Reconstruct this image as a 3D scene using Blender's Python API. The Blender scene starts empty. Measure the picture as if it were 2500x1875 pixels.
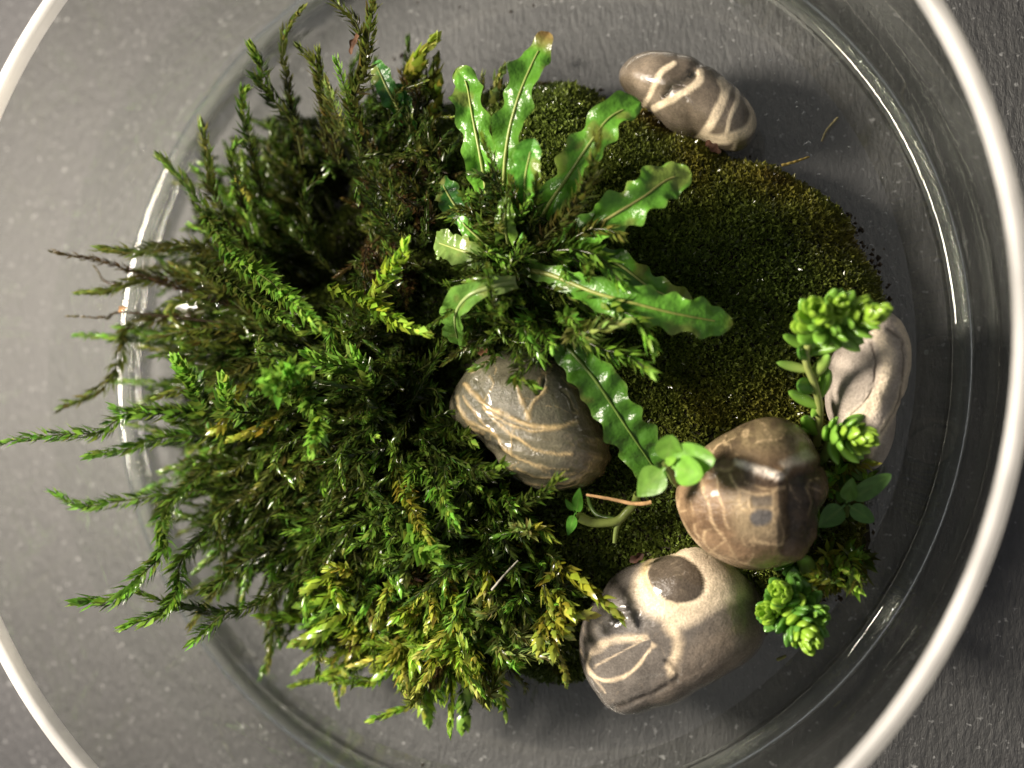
import bpy, math, random
import numpy as np
from mathutils import Matrix, Vector

# ------------------------------------------------------------------ scene, camera, light
scn = bpy.context.scene
C = scn.collection
scn.unit_settings.scale_length = 0.06          # one unit = the dish's inner radius, about 6 cm
RS = np.random.RandomState(7)
random.seed(7)

CAM = np.array([0.81048, -0.15183, 2.02908])
FPX = 2400.0                                   # focal length in pixels of the 2500 px wide photograph
_a, _b = 0.04455, 0.34439
_X = np.array([[1, 0, 0], [0, math.cos(_a), -math.sin(_a)], [0, math.sin(_a), math.cos(_a)]])
_Y = np.array([[math.cos(_b), 0, math.sin(_b)], [0, 1, 0], [-math.sin(_b), 0, math.cos(_b)]])
ROT = _X @ _Y
cd = bpy.data.cameras.new('camera')
cam = bpy.data.objects.new('camera', cd)
C.objects.link(cam)
M = Matrix.Identity(4)
for i in range(3):
    for j in range(3):
        M[i][j] = ROT[i, j]
    M[i][3] = CAM[i]
cam.matrix_world = M
cd.sensor_width = 36.0
cd.lens = 36.0 * FPX / 2500.0
cd.clip_start = 0.01
cd.clip_end = 100
cd.dof.use_dof = True
cd.dof.focus_distance = 1.86
cd.dof.aperture_fstop = 0.9
scn.camera = cam

world = bpy.data.worlds.new('World')
scn.world = world
world.use_nodes = True
world.node_tree.nodes['Background'].inputs[0].default_value = (0.95, 0.95, 1.0, 1)
world.node_tree.nodes['Background'].inputs[1].default_value = 0.25

ld = bpy.data.lights.new('table_lamp', 'AREA')
ld.shape = 'DISK'
ld.size = 1.15
ld.energy = 490
ld.color = (1.0, 0.895, 0.775)
lamp = bpy.data.objects.new('table_lamp', ld)
C.objects.link(lamp)
lamp.location = (-2.2, 0.33, 2.65)
lamp.rotation_euler = (Vector((0.1, -0.05, 0.1)) - Vector(lamp.location)).to_track_quat('-Z', 'Y').to_euler()

scn.view_settings.view_transform = 'Standard'
scn.view_settings.look = 'None'
scn.view_settings.exposure = 0
scn.view_settings.gamma = 1
scn.render.engine = 'CYCLES'
scn.cycles.use_denoising = True
scn.cycles.max_bounces = 14
scn.cycles.transparent_max_bounces = 24
scn.cycles.transmission_bounces = 10
scn.cycles.glossy_bounces = 6
scn.cycles.caustics_reflective = False
scn.cycles.sample_clamp_indirect = 6

# ------------------------------------------------------------------ geometry helpers
def P(px, py, z):
    """The point at height z that the photograph shows at pixel (px, py)."""
    d = ROT @ np.array([(px - 1250) / FPX, -(py - 937.5) / FPX, -1.0])
    t = (z - CAM[2]) / d[2]
    return CAM + d * t

def proj(V):
    c = (V - CAM) @ ROT
    return np.stack([1250 + FPX * c[:, 0] / -c[:, 2], 937.5 - FPX * c[:, 1] / -c[:, 2]], 1)

def nrm(v):
    return v / np.maximum(np.linalg.norm(v, axis=-1, keepdims=True), 1e-9)

def spline(pts, n):
    """Catmull-Rom through pts, n samples evenly spaced by length."""
    p = np.asarray(pts, float)
    if len(p) == 2:
        p = np.array([p[0], (p[0] + p[1]) / 2, p[1]])
    q = np.vstack([2 * p[0] - p[1], p, 2 * p[-1] - p[-2]])
    out = []
    for i in range(1, len(q) - 2):
        t = np.linspace(0, 1, 16, endpoint=False)[:, None]
        a, b, c, d = q[i - 1], q[i], q[i + 1], q[i + 2]
        out.append(0.5 * (2 * b + (c - a) * t + (2 * a - 5 * b + 4 * c - d) * t ** 2 + (3 * b - a - 3 * c + d) * t ** 3))
    o = np.vstack(out + [q[-2:-1]])
    s = np.concatenate([[0], np.cumsum(np.linalg.norm(np.diff(o, axis=0), axis=1))])
    u = np.linspace(0, s[-1], n)
    return np.stack([np.interp(u, s, o[:, k]) for k in range(o.shape[1])], 1), s[-1]

def frames(p):
    t = nrm(np.gradient(p, axis=0))
    up = np.tile(np.array([0, 0, 1.0]), (len(p), 1))
    bad = np.abs(t[:, 2]) > 0.97
    up[bad] = (1, 0, 0)
    b = nrm(np.cross(t, up))
    n = np.cross(b, t)
    return t, n, b

def mk(name, V, F, mat, parent=None, col=None, smooth=True, link=True):
    V = np.asarray(V, np.float32)
    F = np.asarray(F, np.int32)
    k = F.shape[1]
    me = bpy.data.meshes.new(name)
    me.vertices.add(len(V))
    me.vertices.foreach_set('co', V.ravel())
    me.loops.add(F.size)
    me.loops.foreach_set('vertex_index', F.ravel())
    me.polygons.add(len(F))
    me.polygons.foreach_set('loop_start', np.arange(0, F.size, k, dtype=np.int32))
    me.polygons.foreach_set('use_smooth', np.full(len(F), smooth, dtype=bool))
    if col is not None:
        ca = me.color_attributes.new('Col', 'FLOAT_COLOR', 'POINT')
        c4 = np.ones((len(V), 4), np.float32)
        c4[:, :3] = col
        ca.data.foreach_set('color', c4.ravel())
    me.update(calc_edges=True)
    me.materials.append(mat)
    o = bpy.data.objects.new(name, me)
    if link:
        C.objects.link(o)
    if parent is not None:
        o.parent = parent
    return o

def tag(o, label, cat, group=None):
    o['label'] = label
    o['category'] = cat
    if group:
        o['group'] = group
    return o

def thing(name, label, cat, group=None):
    o = bpy.data.objects.new(name, None)
    o.empty_display_size = 0.05
    C.objects.link(o)
    return tag(o, label, cat, group)

def grid_faces(nu, nv, wrap_v=False):
    f = []
    i = np.arange(nu - 1)[:, None]
    j = np.arange(nv if wrap_v else nv - 1)[None, :]
    j2 = (j + 1) % nv
    a = i * nv + j
    b = i * nv + j2
    c = (i + 1) * nv + j2
    d = (i + 1) * nv + j
    return np.stack([a, b, c, d], -1).reshape(-1, 4)

def tube(path, rad, sides=8, cap=True):
    p = np.asarray(path, float)
    t, n, b = frames(p)
    r = np.broadcast_to(np.asarray(rad, float), (len(p),))
    a = np.linspace(0, 2 * np.pi, sides, endpoint=False)
    V = p[:, None, :] + r[:, None, None] * (np.cos(a)[None, :, None] * n[:, None, :] + np.sin(a)[None, :, None] * b[:, None, :])
    return V.reshape(-1, 3), grid_faces(len(p), sides, True)

def tris(F):
    return np.vstack([F[:, [0, 1, 2]], F[:, [0, 2, 3]]])

def wob(V, freq, seed, oct=3):
    """Cheap smooth noise in about -1..1 made of random plane waves."""
    r = np.random.RandomState(seed)
    out = np.zeros(len(V))
    amp = 1.0
    tot = 0
    for o in range(oct):
        for k in range(5):
            d = nrm(r.normal(size=3))
            out += amp * np.sin(V @ d * freq * (0.7 + 0.6 * r.rand()) + r.rand() * 6.28)
        tot += amp * 2.0
        amp *= 0.55
        freq *= 2.1
    return np.clip(out / tot, -1, 1)

# ------------------------------------------------------------------ materials
def newmat(name):
    m = bpy.data.materials.new(name)
    m.use_nodes = True
    nt = m.node_tree
    nt.nodes.clear()
    out = nt.nodes.new('ShaderNodeOutputMaterial')
    return m, nt, out

def nd(nt, t, **kw):
    n = nt.nodes.new(t)
    for k, v in kw.items():
        if k.startswith('i_'):
            n.inputs[k[2:].replace('_', ' ')].default_value = v
        else:
            setattr(n, k, v)
    return n

def leaf_mat(name, rough=0.32, trans=0.3, spec=0.5, coat=0.0, bump=0.0, bscale=200, gain=1.0):
    m, nt, out = newmat(name)
    at = nd(nt, 'ShaderNodeAttribute', attribute_name='Col')
    ns = nd(nt, 'ShaderNodeTexNoise')
    ns.inputs['Scale'].default_value = bscale
    tc = nd(nt, 'ShaderNodeTexCoord')
    nt.links.new(tc.outputs['Object'], ns.inputs['Vector'])
    mr = nd(nt, 'ShaderNodeMapRange')
    mr.inputs['To Min'].default_value = 0.75 * gain
    mr.inputs['To Max'].default_value = 1.25 * gain
    nt.links.new(ns.outputs['Fac'], mr.inputs['Value'])
    vm = nd(nt, 'ShaderNodeVectorMath', operation='SCALE')
    nt.links.new(at.outputs['Color'], vm.inputs[0])
    nt.links.new(mr.outputs['Result'], vm.inputs['Scale'])
    bs = nd(nt, 'ShaderNodeBsdfPrincipled')
    bs.inputs['Roughness'].default_value = rough
    bs.inputs['Specular IOR Level'].default_value = spec
    bs.inputs['Coat Weight'].default_value = coat
    bs.inputs['Coat Roughness'].default_value = 0.08
    nt.links.new(vm.outputs[0], bs.inputs['Base Color'])
    tr = nd(nt, 'ShaderNodeBsdfTranslucent')
    nt.links.new(vm.outputs[0], tr.inputs['Color'])
    mx = nd(nt, 'ShaderNodeMixShader')
    mx.inputs[0].default_value = trans
    nt.links.new(bs.outputs[0], mx.inputs[1])
    nt.links.new(tr.outputs[0], mx.inputs[2])
    nt.links.new(mx.outputs[0], out.inputs['Surface'])
    if bump:
        bp = nd(nt, 'ShaderNodeBump')
        bp.inputs['Strength'].default_value = bump
        bp.inputs['Distance'].default_value = 0.004
        nt.links.new(ns.outputs['Fac'], bp.inputs['Height'])
        nt.links.new(bp.outputs[0], bs.inputs['Normal'])
    return m

MOSS = leaf_mat('wet_moss', rough=0.25, trans=0.42, spec=0.6, gain=1.1)
MOSSDRY = leaf_mat('cushion_moss', rough=0.2, trans=0.26, spec=0.6)
LEAF = leaf_mat('strap_leaf', rough=0.3, trans=0.36, spec=0.5, coat=0.0, bump=0.7, bscale=95)
SOFT = leaf_mat('soft_leaf', rough=0.35, trans=0.38, spec=0.45, bump=0.25, bscale=90)
SEDUM = leaf_mat('succulent', rough=0.22, trans=0.3, spec=0.55, bump=0.1, bscale=60)
BITS = leaf_mat('dry_bits', rough=0.7, trans=0.1, spec=0.12, bump=0.4, bscale=120)

def stone_mat(name, rough, speck, bump, spec=0.5, bscale=60, wet=0.0):
    m, nt, out = newmat(name)
    at = nd(nt, 'ShaderNodeAttribute', attribute_name='Col')
    tc = nd(nt, 'ShaderNodeTexCoord')
    n1 = nd(nt, 'ShaderNodeTexNoise')
    n1.inputs['Scale'].default_value = bscale * 2.2
    n1.inputs['Detail'].default_value = 6
    n1.inputs['Roughness'].default_value = 0.75
    nt.links.new(tc.outputs['Object'], n1.inputs['Vector'])
    n2 = nd(nt, 'ShaderNodeTexNoise')
    n2.inputs['Scale'].default_value = bscale * 0.3
    n2.inputs['Detail'].default_value = 5
    nt.links.new(tc.outputs['Object'], n2.inputs['Vector'])
    mr = nd(nt, 'ShaderNodeMapRange')
    mr.inputs['From Min'].default_value = 0.25
    mr.inputs['From Max'].default_value = 0.75
    mr.inputs['To Min'].default_value = 1 - speck
    mr.inputs['To Max'].default_value = 1 + speck
    nt.links.new(n1.outputs['Fac'], mr.inputs['Value'])
    mr2 = nd(nt, 'ShaderNodeMapRange')
    mr2.inputs['From Min'].default_value = 0.3
    mr2.inputs['From Max'].default_value = 0.7
    mr2.inputs['To Min'].default_value = 0.8
    mr2.inputs['To Max'].default_value = 1.2
    nt.links.new(n2.outputs['Fac'], mr2.inputs['Value'])
    mu = nd(nt, 'ShaderNodeMath', operation='MULTIPLY')
    nt.links.new(mr.outputs[0], mu.inputs[0])
    nt.links.new(mr2.outputs[0], mu.inputs[1])
    vm = nd(nt, 'ShaderNodeVectorMath', operation='SCALE')
    nt.links.new(at.outputs['Color'], vm.inputs[0])
    nt.links.new(mu.outputs[0], vm.inputs['Scale'])
    bs = nd(nt, 'ShaderNodeBsdfPrincipled')
    nt.links.new(vm.outputs[0], bs.inputs['Base Color'])
    rr = nd(nt, 'ShaderNodeMapRange')
    rr.inputs['From Min'].default_value = 0.3
    rr.inputs['From Max'].default_value = 0.7
    rr.inputs['To Min'].default_value = rough * 0.7
    rr.inputs['To Max'].default_value = min(1, rough * 1.4)
    nt.links.new(n2.outputs['Fac'], rr.inputs['Value'])
    nt.links.new(rr.outputs[0], bs.inputs['Roughness'])
    bs.inputs['Specular IOR Level'].default_value = spec
    bp = nd(nt, 'ShaderNodeBump')
    bp.inputs['Strength'].default_value = bump
    bp.inputs['Distance'].default_value = 0.003
    n3 = nd(nt, 'ShaderNodeTexNoise')
    n3.inputs['Scale'].default_value = bscale * 0.55
    n3.inputs['Detail'].default_value = 4
    nt.links.new(tc.outputs['Object'], n3.inputs['Vector'])
    ad = nd(nt, 'ShaderNodeMath', operation='MULTIPLY_ADD')
    ad.inputs[1].default_value = 2.2
    nt.links.new(n3.outputs['Fac'], ad.inputs[0])
    nt.links.new(n1.outputs['Fac'], ad.inputs[2])
    nt.links.new(ad.outputs[0], bp.inputs['Height'])
    nt.links.new(bp.outputs[0], bs.inputs['Normal'])
    bs.inputs['Coat Weight'].default_value = wet
    bs.inputs['Coat Roughness'].default_value = 0.09
    bp2 = nd(nt, 'ShaderNodeBump')
    bp2.inputs['Strength'].default_value = bump * 0.5
    bp2.inputs['Distance'].default_value = 0.003
    nt.links.new(n3.outputs['Fac'], bp2.inputs['Height'])
    nt.links.new(bp2.outputs[0], bs.inputs['Coat Normal'])
    nt.links.new(bs.outputs[0], out.inputs['Surface'])
    return m

def glass_mat(name, tint, power=5.0, base=0.04, rough=0.02, dust=0.0, wave=0.0):
    """Clear glass: straight-through transmission plus a Fresnel-weighted mirror."""
    m, nt, out = newmat(name)
    lw = nd(nt, 'ShaderNodeLayerWeight')
    lw.inputs['Blend'].default_value = 0.5
    pw = nd(nt, 'ShaderNodeMath', operation='POWER')
    pw.inputs[1].default_value = power
    nt.links.new(lw.outputs['Facing'], pw.inputs[0])
    mr = nd(nt, 'ShaderNodeMapRange')
    mr.inputs['To Min'].default_value = base
    mr.inputs['To Max'].default_value = 1.0
    nt.links.new(pw.outputs[0], mr.inputs['Value'])
    tr = nd(nt, 'ShaderNodeBsdfTransparent')
    tr.inputs['Color'].default_value = (*tint, 1)
    gl = nd(nt, 'ShaderNodeBsdfGlossy')
    gl.inputs['Roughness'].default_value = rough
    gl.inputs['Color'].default_value = (0.95, 0.97, 0.94, 1)
    tc = nd(nt, 'ShaderNodeTexCoord')
    if wave:
        mp = nd(nt, 'ShaderNodeMapping')
        mp.inputs['Scale'].default_value = (1, 1, 1.0)
        nt.links.new(tc.outputs['Object'], mp.inputs['Vector'])
        ns = nd(nt, 'ShaderNodeTexNoise')
        ns.inputs['Scale'].default_value = 9
        nt.links.new(mp.outputs[0], ns.inputs['Vector'])
        bp = nd(nt, 'ShaderNodeBump')
        bp.inputs['Strength'].default_value = wave
        bp.inputs['Distance'].default_value = 0.02
        nt.links.new(ns.outputs['Fac'], bp.inputs['Height'])
        nt.links.new(bp.outputs[0], gl.inputs['Normal'])
    mx = nd(nt, 'ShaderNodeMixShader')
    nt.links.new(mr.outputs[0], mx.inputs[0])
    nt.links.new(tr.outputs[0], mx.inputs[1])
    nt.links.new(gl.outputs[0], mx.inputs[2])
    last = mx
    if dust:
        df = nd(nt, 'ShaderNodeBsdfDiffuse')
        df.inputs['Color'].default_value = (0.8, 0.78, 0.74, 1)
        n2 = nd(nt, 'ShaderNodeTexNoise')
        n2.inputs['Scale'].default_value = 14
        n2.inputs['Detail'].default_value = 7
        nt.links.new(tc.outputs['Object'], n2.inputs['Vector'])
        m2 = nd(nt, 'ShaderNodeMapRange')
        m2.inputs['From Min'].default_value = 0.4
        m2.inputs['From Max'].default_value = 0.75
        m2.inputs['To Min'].default_value = dust * 0.3
        m2.inputs['To Max'].default_value = dust
        nt.links.new(n2.outputs['Fac'], m2.inputs['Value'])
        mx2 = nd(nt, 'ShaderNodeMixShader')
        nt.links.new(m2.outputs[0], mx2.inputs[0])
        nt.links.new(mx.outputs[0], mx2.inputs[1])
        nt.links.new(df.outputs[0], mx2.inputs[2])
        last = mx2
    nt.links.new(last.outputs[0], out.inputs['Surface'])
    return m

# ------------------------------------------------------------------ table
def table_mat():
    m, nt, out = newmat('dark_table_cloth')
    tc = nd(nt, 'ShaderNodeTexCoord')
    mp = nd(nt, 'ShaderNodeMapping')
    mp.inputs['Scale'].default_value = (95, 34, 60)
    nt.links.new(tc.outputs['Object'], mp.inputs['Vector'])
    n1 = nd(nt, 'ShaderNodeTexNoise')
    n1.inputs['Scale'].default_value = 1.0
    n1.inputs['Detail'].default_value = 5
    n1.inputs['Roughness'].default_value = 0.65
    nt.links.new(mp.outputs[0], n1.inputs['Vector'])
    n2 = nd(nt, 'ShaderNodeTexNoise')
    n2.inputs['Scale'].default_value = 5
    n2.inputs['Detail'].default_value = 4
    nt.links.new(tc.outputs['Object'], n2.inputs['Vector'])
    n3 = nd(nt, 'ShaderNodeTexNoise')
    n3.inputs['Scale'].default_value = 26
    n3.inputs['Detail'].default_value = 3
    nt.links.new(tc.outputs['Object'], n3.inputs['Vector'])
    cr = nd(nt, 'ShaderNodeValToRGB')
    e = cr.color_ramp.elements
    e[0].position = 0.32
    e[0].color = (0.0045, 0.0044, 0.0048, 1)
    e[1].position = 0.78
    e[1].color = (0.021, 0.0205, 0.022, 1)
    nt.links.new(n1.outputs['Fac'], cr.inputs[0])
    mr = nd(nt, 'ShaderNodeMapRange')
    mr.inputs['From Min'].default_value = 0.3
    mr.inputs['From Max'].default_value = 0.7
    mr.inputs['To Min'].default_value = 0.82
    mr.inputs['To Max'].default_value = 1.18
    nt.links.new(n2.outputs['Fac'], mr.inputs['Value'])
    mr3 = nd(nt, 'ShaderNodeMapRange')
    mr3.inputs['From Min'].default_value = 0.3
    mr3.inputs['From Max'].default_value = 0.7
    mr3.inputs['To Min'].default_value = 0.9
    mr3.inputs['To Max'].default_value = 1.1
    nt.links.new(n3.outputs['Fac'], mr3.inputs['Value'])
    mu = nd(nt, 'ShaderNodeMath', operation='MULTIPLY')
    nt.links.new(mr.outputs[0], mu.inputs[0])
    nt.links.new(mr3.outputs[0], mu.inputs[1])
    vm = nd(nt, 'ShaderNodeVectorMath', operation='SCALE')
    nt.links.new(cr.outputs[0], vm.inputs[0])
    nt.links.new(mu.outputs[0], vm.inputs['Scale'])
    n4 = nd(nt, 'ShaderNodeTexNoise')
    n4.inputs['Scale'].default_value = 75
    n4.inputs['Detail'].default_value = 2
    nt.links.new(tc.outputs['Object'], n4.inputs['Vector'])
    m4 = nd(nt, 'ShaderNodeMapRange')
    m4.inputs['From Min'].default_value = 0.66
    m4.inputs['From Max'].default_value = 0.76
    m4.inputs['To Max'].default_value = 0.16
    nt.links.new(n4.outputs['Fac'], m4.inputs['Value'])
    va = nd(nt, 'ShaderNodeVectorMath', operation='ADD')
    nt.links.new(vm.outputs[0], va.inputs[0])
    nt.links.new(m4.outputs[0], va.inputs[1])
    bs = nd(nt, 'ShaderNodeBsdfPrincipled')
    nt.links.new(va.outputs[0], bs.inputs['Base Color'])
    bs.inputs['Roughness'].default_value = 0.65
    bs.inputs['Specular IOR Level'].default_value = 1.0
    bp = nd(nt, 'ShaderNodeBump')
    bp.inputs['Strength'].default_value = 0.55
    bp.inputs['Distance'].default_value = 0.010
    nt.links.new(n1.outputs['Fac'], bp.inputs['Height'])
    nt.links.new(bp.outputs[0], bs.inputs['Normal'])
    nt.links.new(bs.outputs[0], out.inputs['Surface'])
    return m

TZ = -0.062
g = np.linspace(-4, 4, 81)
gx, gy = np.meshgrid(g, g, indexing='ij')
tv = np.stack([gx.ravel(), gy.ravel(), np.full(gx.size, TZ)], 1)
table = mk('table', tv, grid_faces(81, 81)[:, ::-1], table_mat())
table['kind'] = 'structure'
table['label'] = 'dark grey woven table surface under the glass dish'

# ------------------------------------------------------------------ glass dish
def lathe(profile, n=160):
    p = np.asarray(profile, float)
    a = np.linspace(0, 2 * np.pi, n, endpoint=False)
    V = np.stack([p[:, None, 0] * np.cos(a)[None], p[:, None, 0] * np.sin(a)[None], np.repeat(p[:, 1:2], n, 1)], -1)
    return V.reshape(-1, 3), grid_faces(len(p), n, True)

def arc(cx, cz, r, a0, a1, n):
    t = np.radians(np.linspace(a0, a1, n))
    return [(cx + r * math.cos(x), cz + r * math.sin(x)) for x in t]

GL = glass_mat('clear_glass_wall', (0.962, 0.965, 0.95), dust=0.005, rough=0.025)
GLB = glass_mat('clear_glass_base', (0.975, 0.985, 0.97), dust=0.004)
GLF = glass_mat('clear_glass_corner', (0.95, 0.965, 0.94), dust=0.004, rough=0.02, base=0.11, wave=0.05)
HEEL, _nt, _o = newmat('thick_glass_heel')
_g = nd(_nt, 'ShaderNodeBsdfGlass')
_g.inputs['IOR'].default_value = 1.48
_g.inputs['Roughness'].default_value = 0.03
_g.inputs['Color'].default_value = (0.97, 0.99, 0.95, 1)
_t = nd(_nt, 'ShaderNodeBsdfTransparent')
_m = nd(_nt, 'ShaderNodeMixShader')
_m.inputs[0].default_value = 0.4
_nt.links.new(_g.outputs[0], _m.inputs[1])
_nt.links.new(_t.outputs[0], _m.inputs[2])
_nt.links.new(_m.outputs[0], _o.inputs['Surface'])
RIM, _nt, _o = newmat('light_painted_rim')  # light piped and mirrored by the clear rim, painted as a whitish body
_b1 = nd(_nt, 'ShaderNodeBsdfPrincipled')
_b1.inputs['Base Color'].default_value = (0.78, 0.77, 0.74, 1)
_b1.inputs['Roughness'].default_value = 0.35
_tl = nd(_nt, 'ShaderNodeBsdfTranslucent')
_tl.inputs['Color'].default_value = (0.95, 0.93, 0.88, 1)
_tt = nd(_nt, 'ShaderNodeBsdfTransparent')
_m1 = nd(_nt, 'ShaderNodeMixShader')
_m1.inputs[0].default_value = 0.5
_m2 = nd(_nt, 'ShaderNodeMixShader')
_m2.inputs[0].default_value = 0.28
_tc = nd(_nt, 'ShaderNodeTexCoord')
_rn = nd(_nt, 'ShaderNodeTexNoise')
_rn.inputs['Scale'].default_value = 5
_nt.links.new(_tc.outputs['Object'], _rn.inputs['Vector'])
_rm = nd(_nt, 'ShaderNodeMapRange')
_rm.inputs['From Min'].default_value = 0.35
_rm.inputs['From Max'].default_value = 0.65
_rm.inputs['To Min'].default_value = 0.12
_rm.inputs['To Max'].default_value = 0.5
_nt.links.new(_rn.outputs['Fac'], _rm.inputs['Value'])
_nt.links.new(_rm.outputs[0], _m2.inputs[0])
_nt.links.new(_b1.outputs[0], _m1.inputs[1])
_nt.links.new(_tl.outputs[0], _m1.inputs[2])
_nt.links.new(_m1.outputs[0], _m2.inputs[1])
_nt.links.new(_tt.outputs[0], _m2.inputs[2])
_nt.links.new(_m2.outputs[0], _o.inputs['Surface'])

RIN, ROUT, HR = 1.008, 1.033, 0.5
dish = thing('glass_dish', 'low round clear glass dish holding the moss garden on the dark table', 'dish')
CR = 0.904                                # where the flat floor ends and the wall's curved foot begins
RHO = (RIN - CR) / (1 - math.sin(math.radians(38)))
foot = [(RIN - RHO + RHO * math.sin(math.radians(t)), RHO * math.cos(math.radians(38)) - RHO * math.cos(math.radians(t))) for t in np.linspace(38, 90, 22)]
v, f = lathe([(0.001, 0.0)] + [(r, 0.0) for r in np.linspace(0.1, CR, 12)])
mk('base', v, f[:, ::-1], GLB, dish)
v, f = lathe(foot)
mk('wall_foot', v, f[:, ::-1], GLF, dish)
v, f = lathe([(RIN, z) for z in np.linspace(foot[-1][1], HR - 0.02, 16)])
mk('wall', v, f[:, ::-1], GL, dish)
wall_out = arc(ROUT - 0.06, TZ + 0.064, 0.06, -88, 0, 8) + [(ROUT, z) for z in np.linspace(0.02, HR - 0.02, 16)]
v, f = lathe(wall_out)
mk('wall', v, f, GL, dish)
v, f = lathe([(RIN, HR - 0.019)] + arc((RIN + ROUT) / 2, HR, (ROUT - RIN) / 2, 180, 0, 11) + [(ROUT, HR - 0.019)])
mk('rim', v, f, RIM, dish)
v, f = lathe(arc(0.985, -0.018, 0.024, 0, 345, 24) + arc(0.985, -0.018, 0.024, 0, 0, 1))
mk('heel', v, f[:, ::-1], HEEL, dish)

# ------------------------------------------------------------------ moss cushion on soil
MC = P(1430, 880, 0.05)[:2]
_mp = [(1030, 250, .06), (1200, 205, .08), (1480, 215, .08), (1640, 330, .03), (1780, 380, .0), (1920, 440, 0), (2050, 530, 0), (2120, 620, 0),
       (2150, 740, 0), (2130, 880, 0), (2080, 1050, 0), (2090, 1180, 0), (2105, 1300, 0), (2070, 1440, 0), (1900, 1500, 0), (1650, 1600, .0),
       (1430, 1655, .03), (1260, 1645, .04), (1100, 1570, .05), (930, 1500, .05), (790, 1380, .05), (700, 1180, .05), (660, 950, .05), (680, 750, .05), (760, 560, .05), (900, 380, .05)]
_mw = np.array([P(*q)[:2] for q in _mp]) - MC
_ma = np.arctan2(_mw[:, 1], _mw[:, 0])
_mr = np.hypot(_mw[:, 0], _mw[:, 1])
_o = np.argsort(_ma)
_ma, _mr = _ma[_o], _mr[_o]
_maa = np.concatenate([_ma - 2 * np.pi, _ma, _ma + 2 * np.pi])
_mrr = np.concatenate([_mr, _mr, _mr])
HM = 0.19
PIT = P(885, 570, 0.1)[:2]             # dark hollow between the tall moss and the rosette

def mound(xy):
    """Height, relative radius and outline distance of the soil mound at xy."""
    d = np.atleast_2d(xy) - MC
    th = np.arctan2(d[:, 1], d[:, 0])
    r = np.hypot(d[:, 0], d[:, 1])
    R = np.interp(th, _maa, _mrr)
    R = R * (1 + 0.02 * np.sin(th * 11 + 1) + 0.012 * np.sin(th * 23 + 2))
    s = r / R
    h = HM * np.clip(1 - np.clip(s, 0, 1) ** 3.4, 0, 1) ** 0.6
    V3 = np.column_stack([d[:, 0], d[:, 1], np.zeros(len(d))])
    h = h * (1 + 0.13 * wob(V3, 7, 3, 2) + 0.10 * wob(V3, 30, 4, 3))
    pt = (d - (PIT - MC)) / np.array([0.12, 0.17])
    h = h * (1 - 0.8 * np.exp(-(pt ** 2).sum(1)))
    return np.where(s < 1, h, 0.0), s

def mz(px, py):
    p = P(px, py, 0.15)
    return float(mound(p[None, :2])[0][0])

nth, nr = 180, 70
th = np.linspace(-np.pi, np.pi, nth, endpoint=False)
R0 = np.interp(th, _maa, _mrr) * (1 + 0.02 * np.sin(th * 11 + 1) + 0.012 * np.sin(th * 23 + 2))
s = np.concatenate([np.linspace(0.002, 0.8, 34), 1 - np.geomspace(0.18, 0.0008, nr - 34)])
XY = (MC[None, None] + (s[:, None] * R0[None])[..., None] * np.stack([np.cos(th), np.sin(th)], -1)[None]).reshape(-1, 2)
hh, ss = mound(XY)
mv = np.column_stack([XY, hh + 0.002])
cushion = thing('moss_cushion', 'low mound of dark wet soil covered with short dense dark green moss', 'moss cushion')
scol = np.tile(np.array([0.016, 0.013, 0.007]), (len(mv), 1)) * (1 + 0.4 * wob(mv, 40, 5)[:, None])
mk('soil', mv, grid_faces(nr, nth, True), BITS, cushion, np.clip(scol, 0.003, 1))

def tufts(xy, h, nrm3, size, cols, k=4, rs=RS, lean=0.6):
    n = len(xy)
    b = np.repeat(np.column_stack([xy, h]), k, 0)
    N = np.repeat(nrm3, k, 0)
    d = nrm(N + rs.normal(size=(n * k, 3)) * lean)
    L = np.repeat(size, k) * (0.6 + 0.8 * rs.rand(n * k))
    sd = nrm(np.cross(d, rs.normal(size=(n * k, 3))))
    m = np.cross(sd, d)
    W = L * 0.26
    b = b + rs.normal(size=b.shape) * 0.0016
    v0 = b
    v1 = b + d * (L * .5)[:, None] + sd * W[:, None] + m * (W * .4)[:, None]
    v2 = b + d * L[:, None] - m * (L * .12)[:, None]
    v3 = b + d * (L * .5)[:, None] - sd * W[:, None] + m * (W * .4)[:, None]
    V = np.stack([v0, v1, v2, v3], 1).reshape(-1, 3)
    F = np.arange(len(V)).reshape(-1, 4)
    c = np.repeat(np.repeat(cols, k, 0) * (0.6 + 0.8 * rs.rand(n * k, 1)), 4, 0)
    return V, F, c

def mound_normals(xy, e=0.01):
    h0 = mound(xy)[0]
    hx = mound(xy + np.array([e, 0]))[0]
    hy = mound(xy + np.array([0, e]))[0]
    return nrm(np.column_stack([-(hx - h0) / e, -(hy - h0) / e, np.ones(len(xy))]))

NT = 76000
a = RS.rand(NT) * 2 * np.pi - np.pi
sr = np.sqrt(RS.rand(NT)) * 0.998
rim_extra = RS.rand(NT) < 0.16
sr = np.where(rim_extra, 0.93 + 0.068 * RS.rand(NT), sr)
xy = MC + (sr * np.interp(a, _maa, _mrr))[:, None] * np.stack([np.cos(a), np.sin(a)], 1)
h, s_ = mound(xy)
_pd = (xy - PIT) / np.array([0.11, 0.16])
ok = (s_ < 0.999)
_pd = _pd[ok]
xy, h, s_ = xy[ok], h[ok], s_[ok]
N3 = mound_normals(xy)
V3 = np.column_stack([xy, h])
px = proj(V3)
w1 = 0.5 + 0.5 * wob(V3, 9, 11, 3)
w2 = 0.5 + 0.5 * wob(V3, 45, 12, 2)
dk = np.array([0.092, 0.132, 0.024])
ol = np.array([0.165, 0.21, 0.038])
ye = np.array([0.28, 0.25, 0.04])
br = np.array([0.10, 0.06, 0.02])
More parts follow.
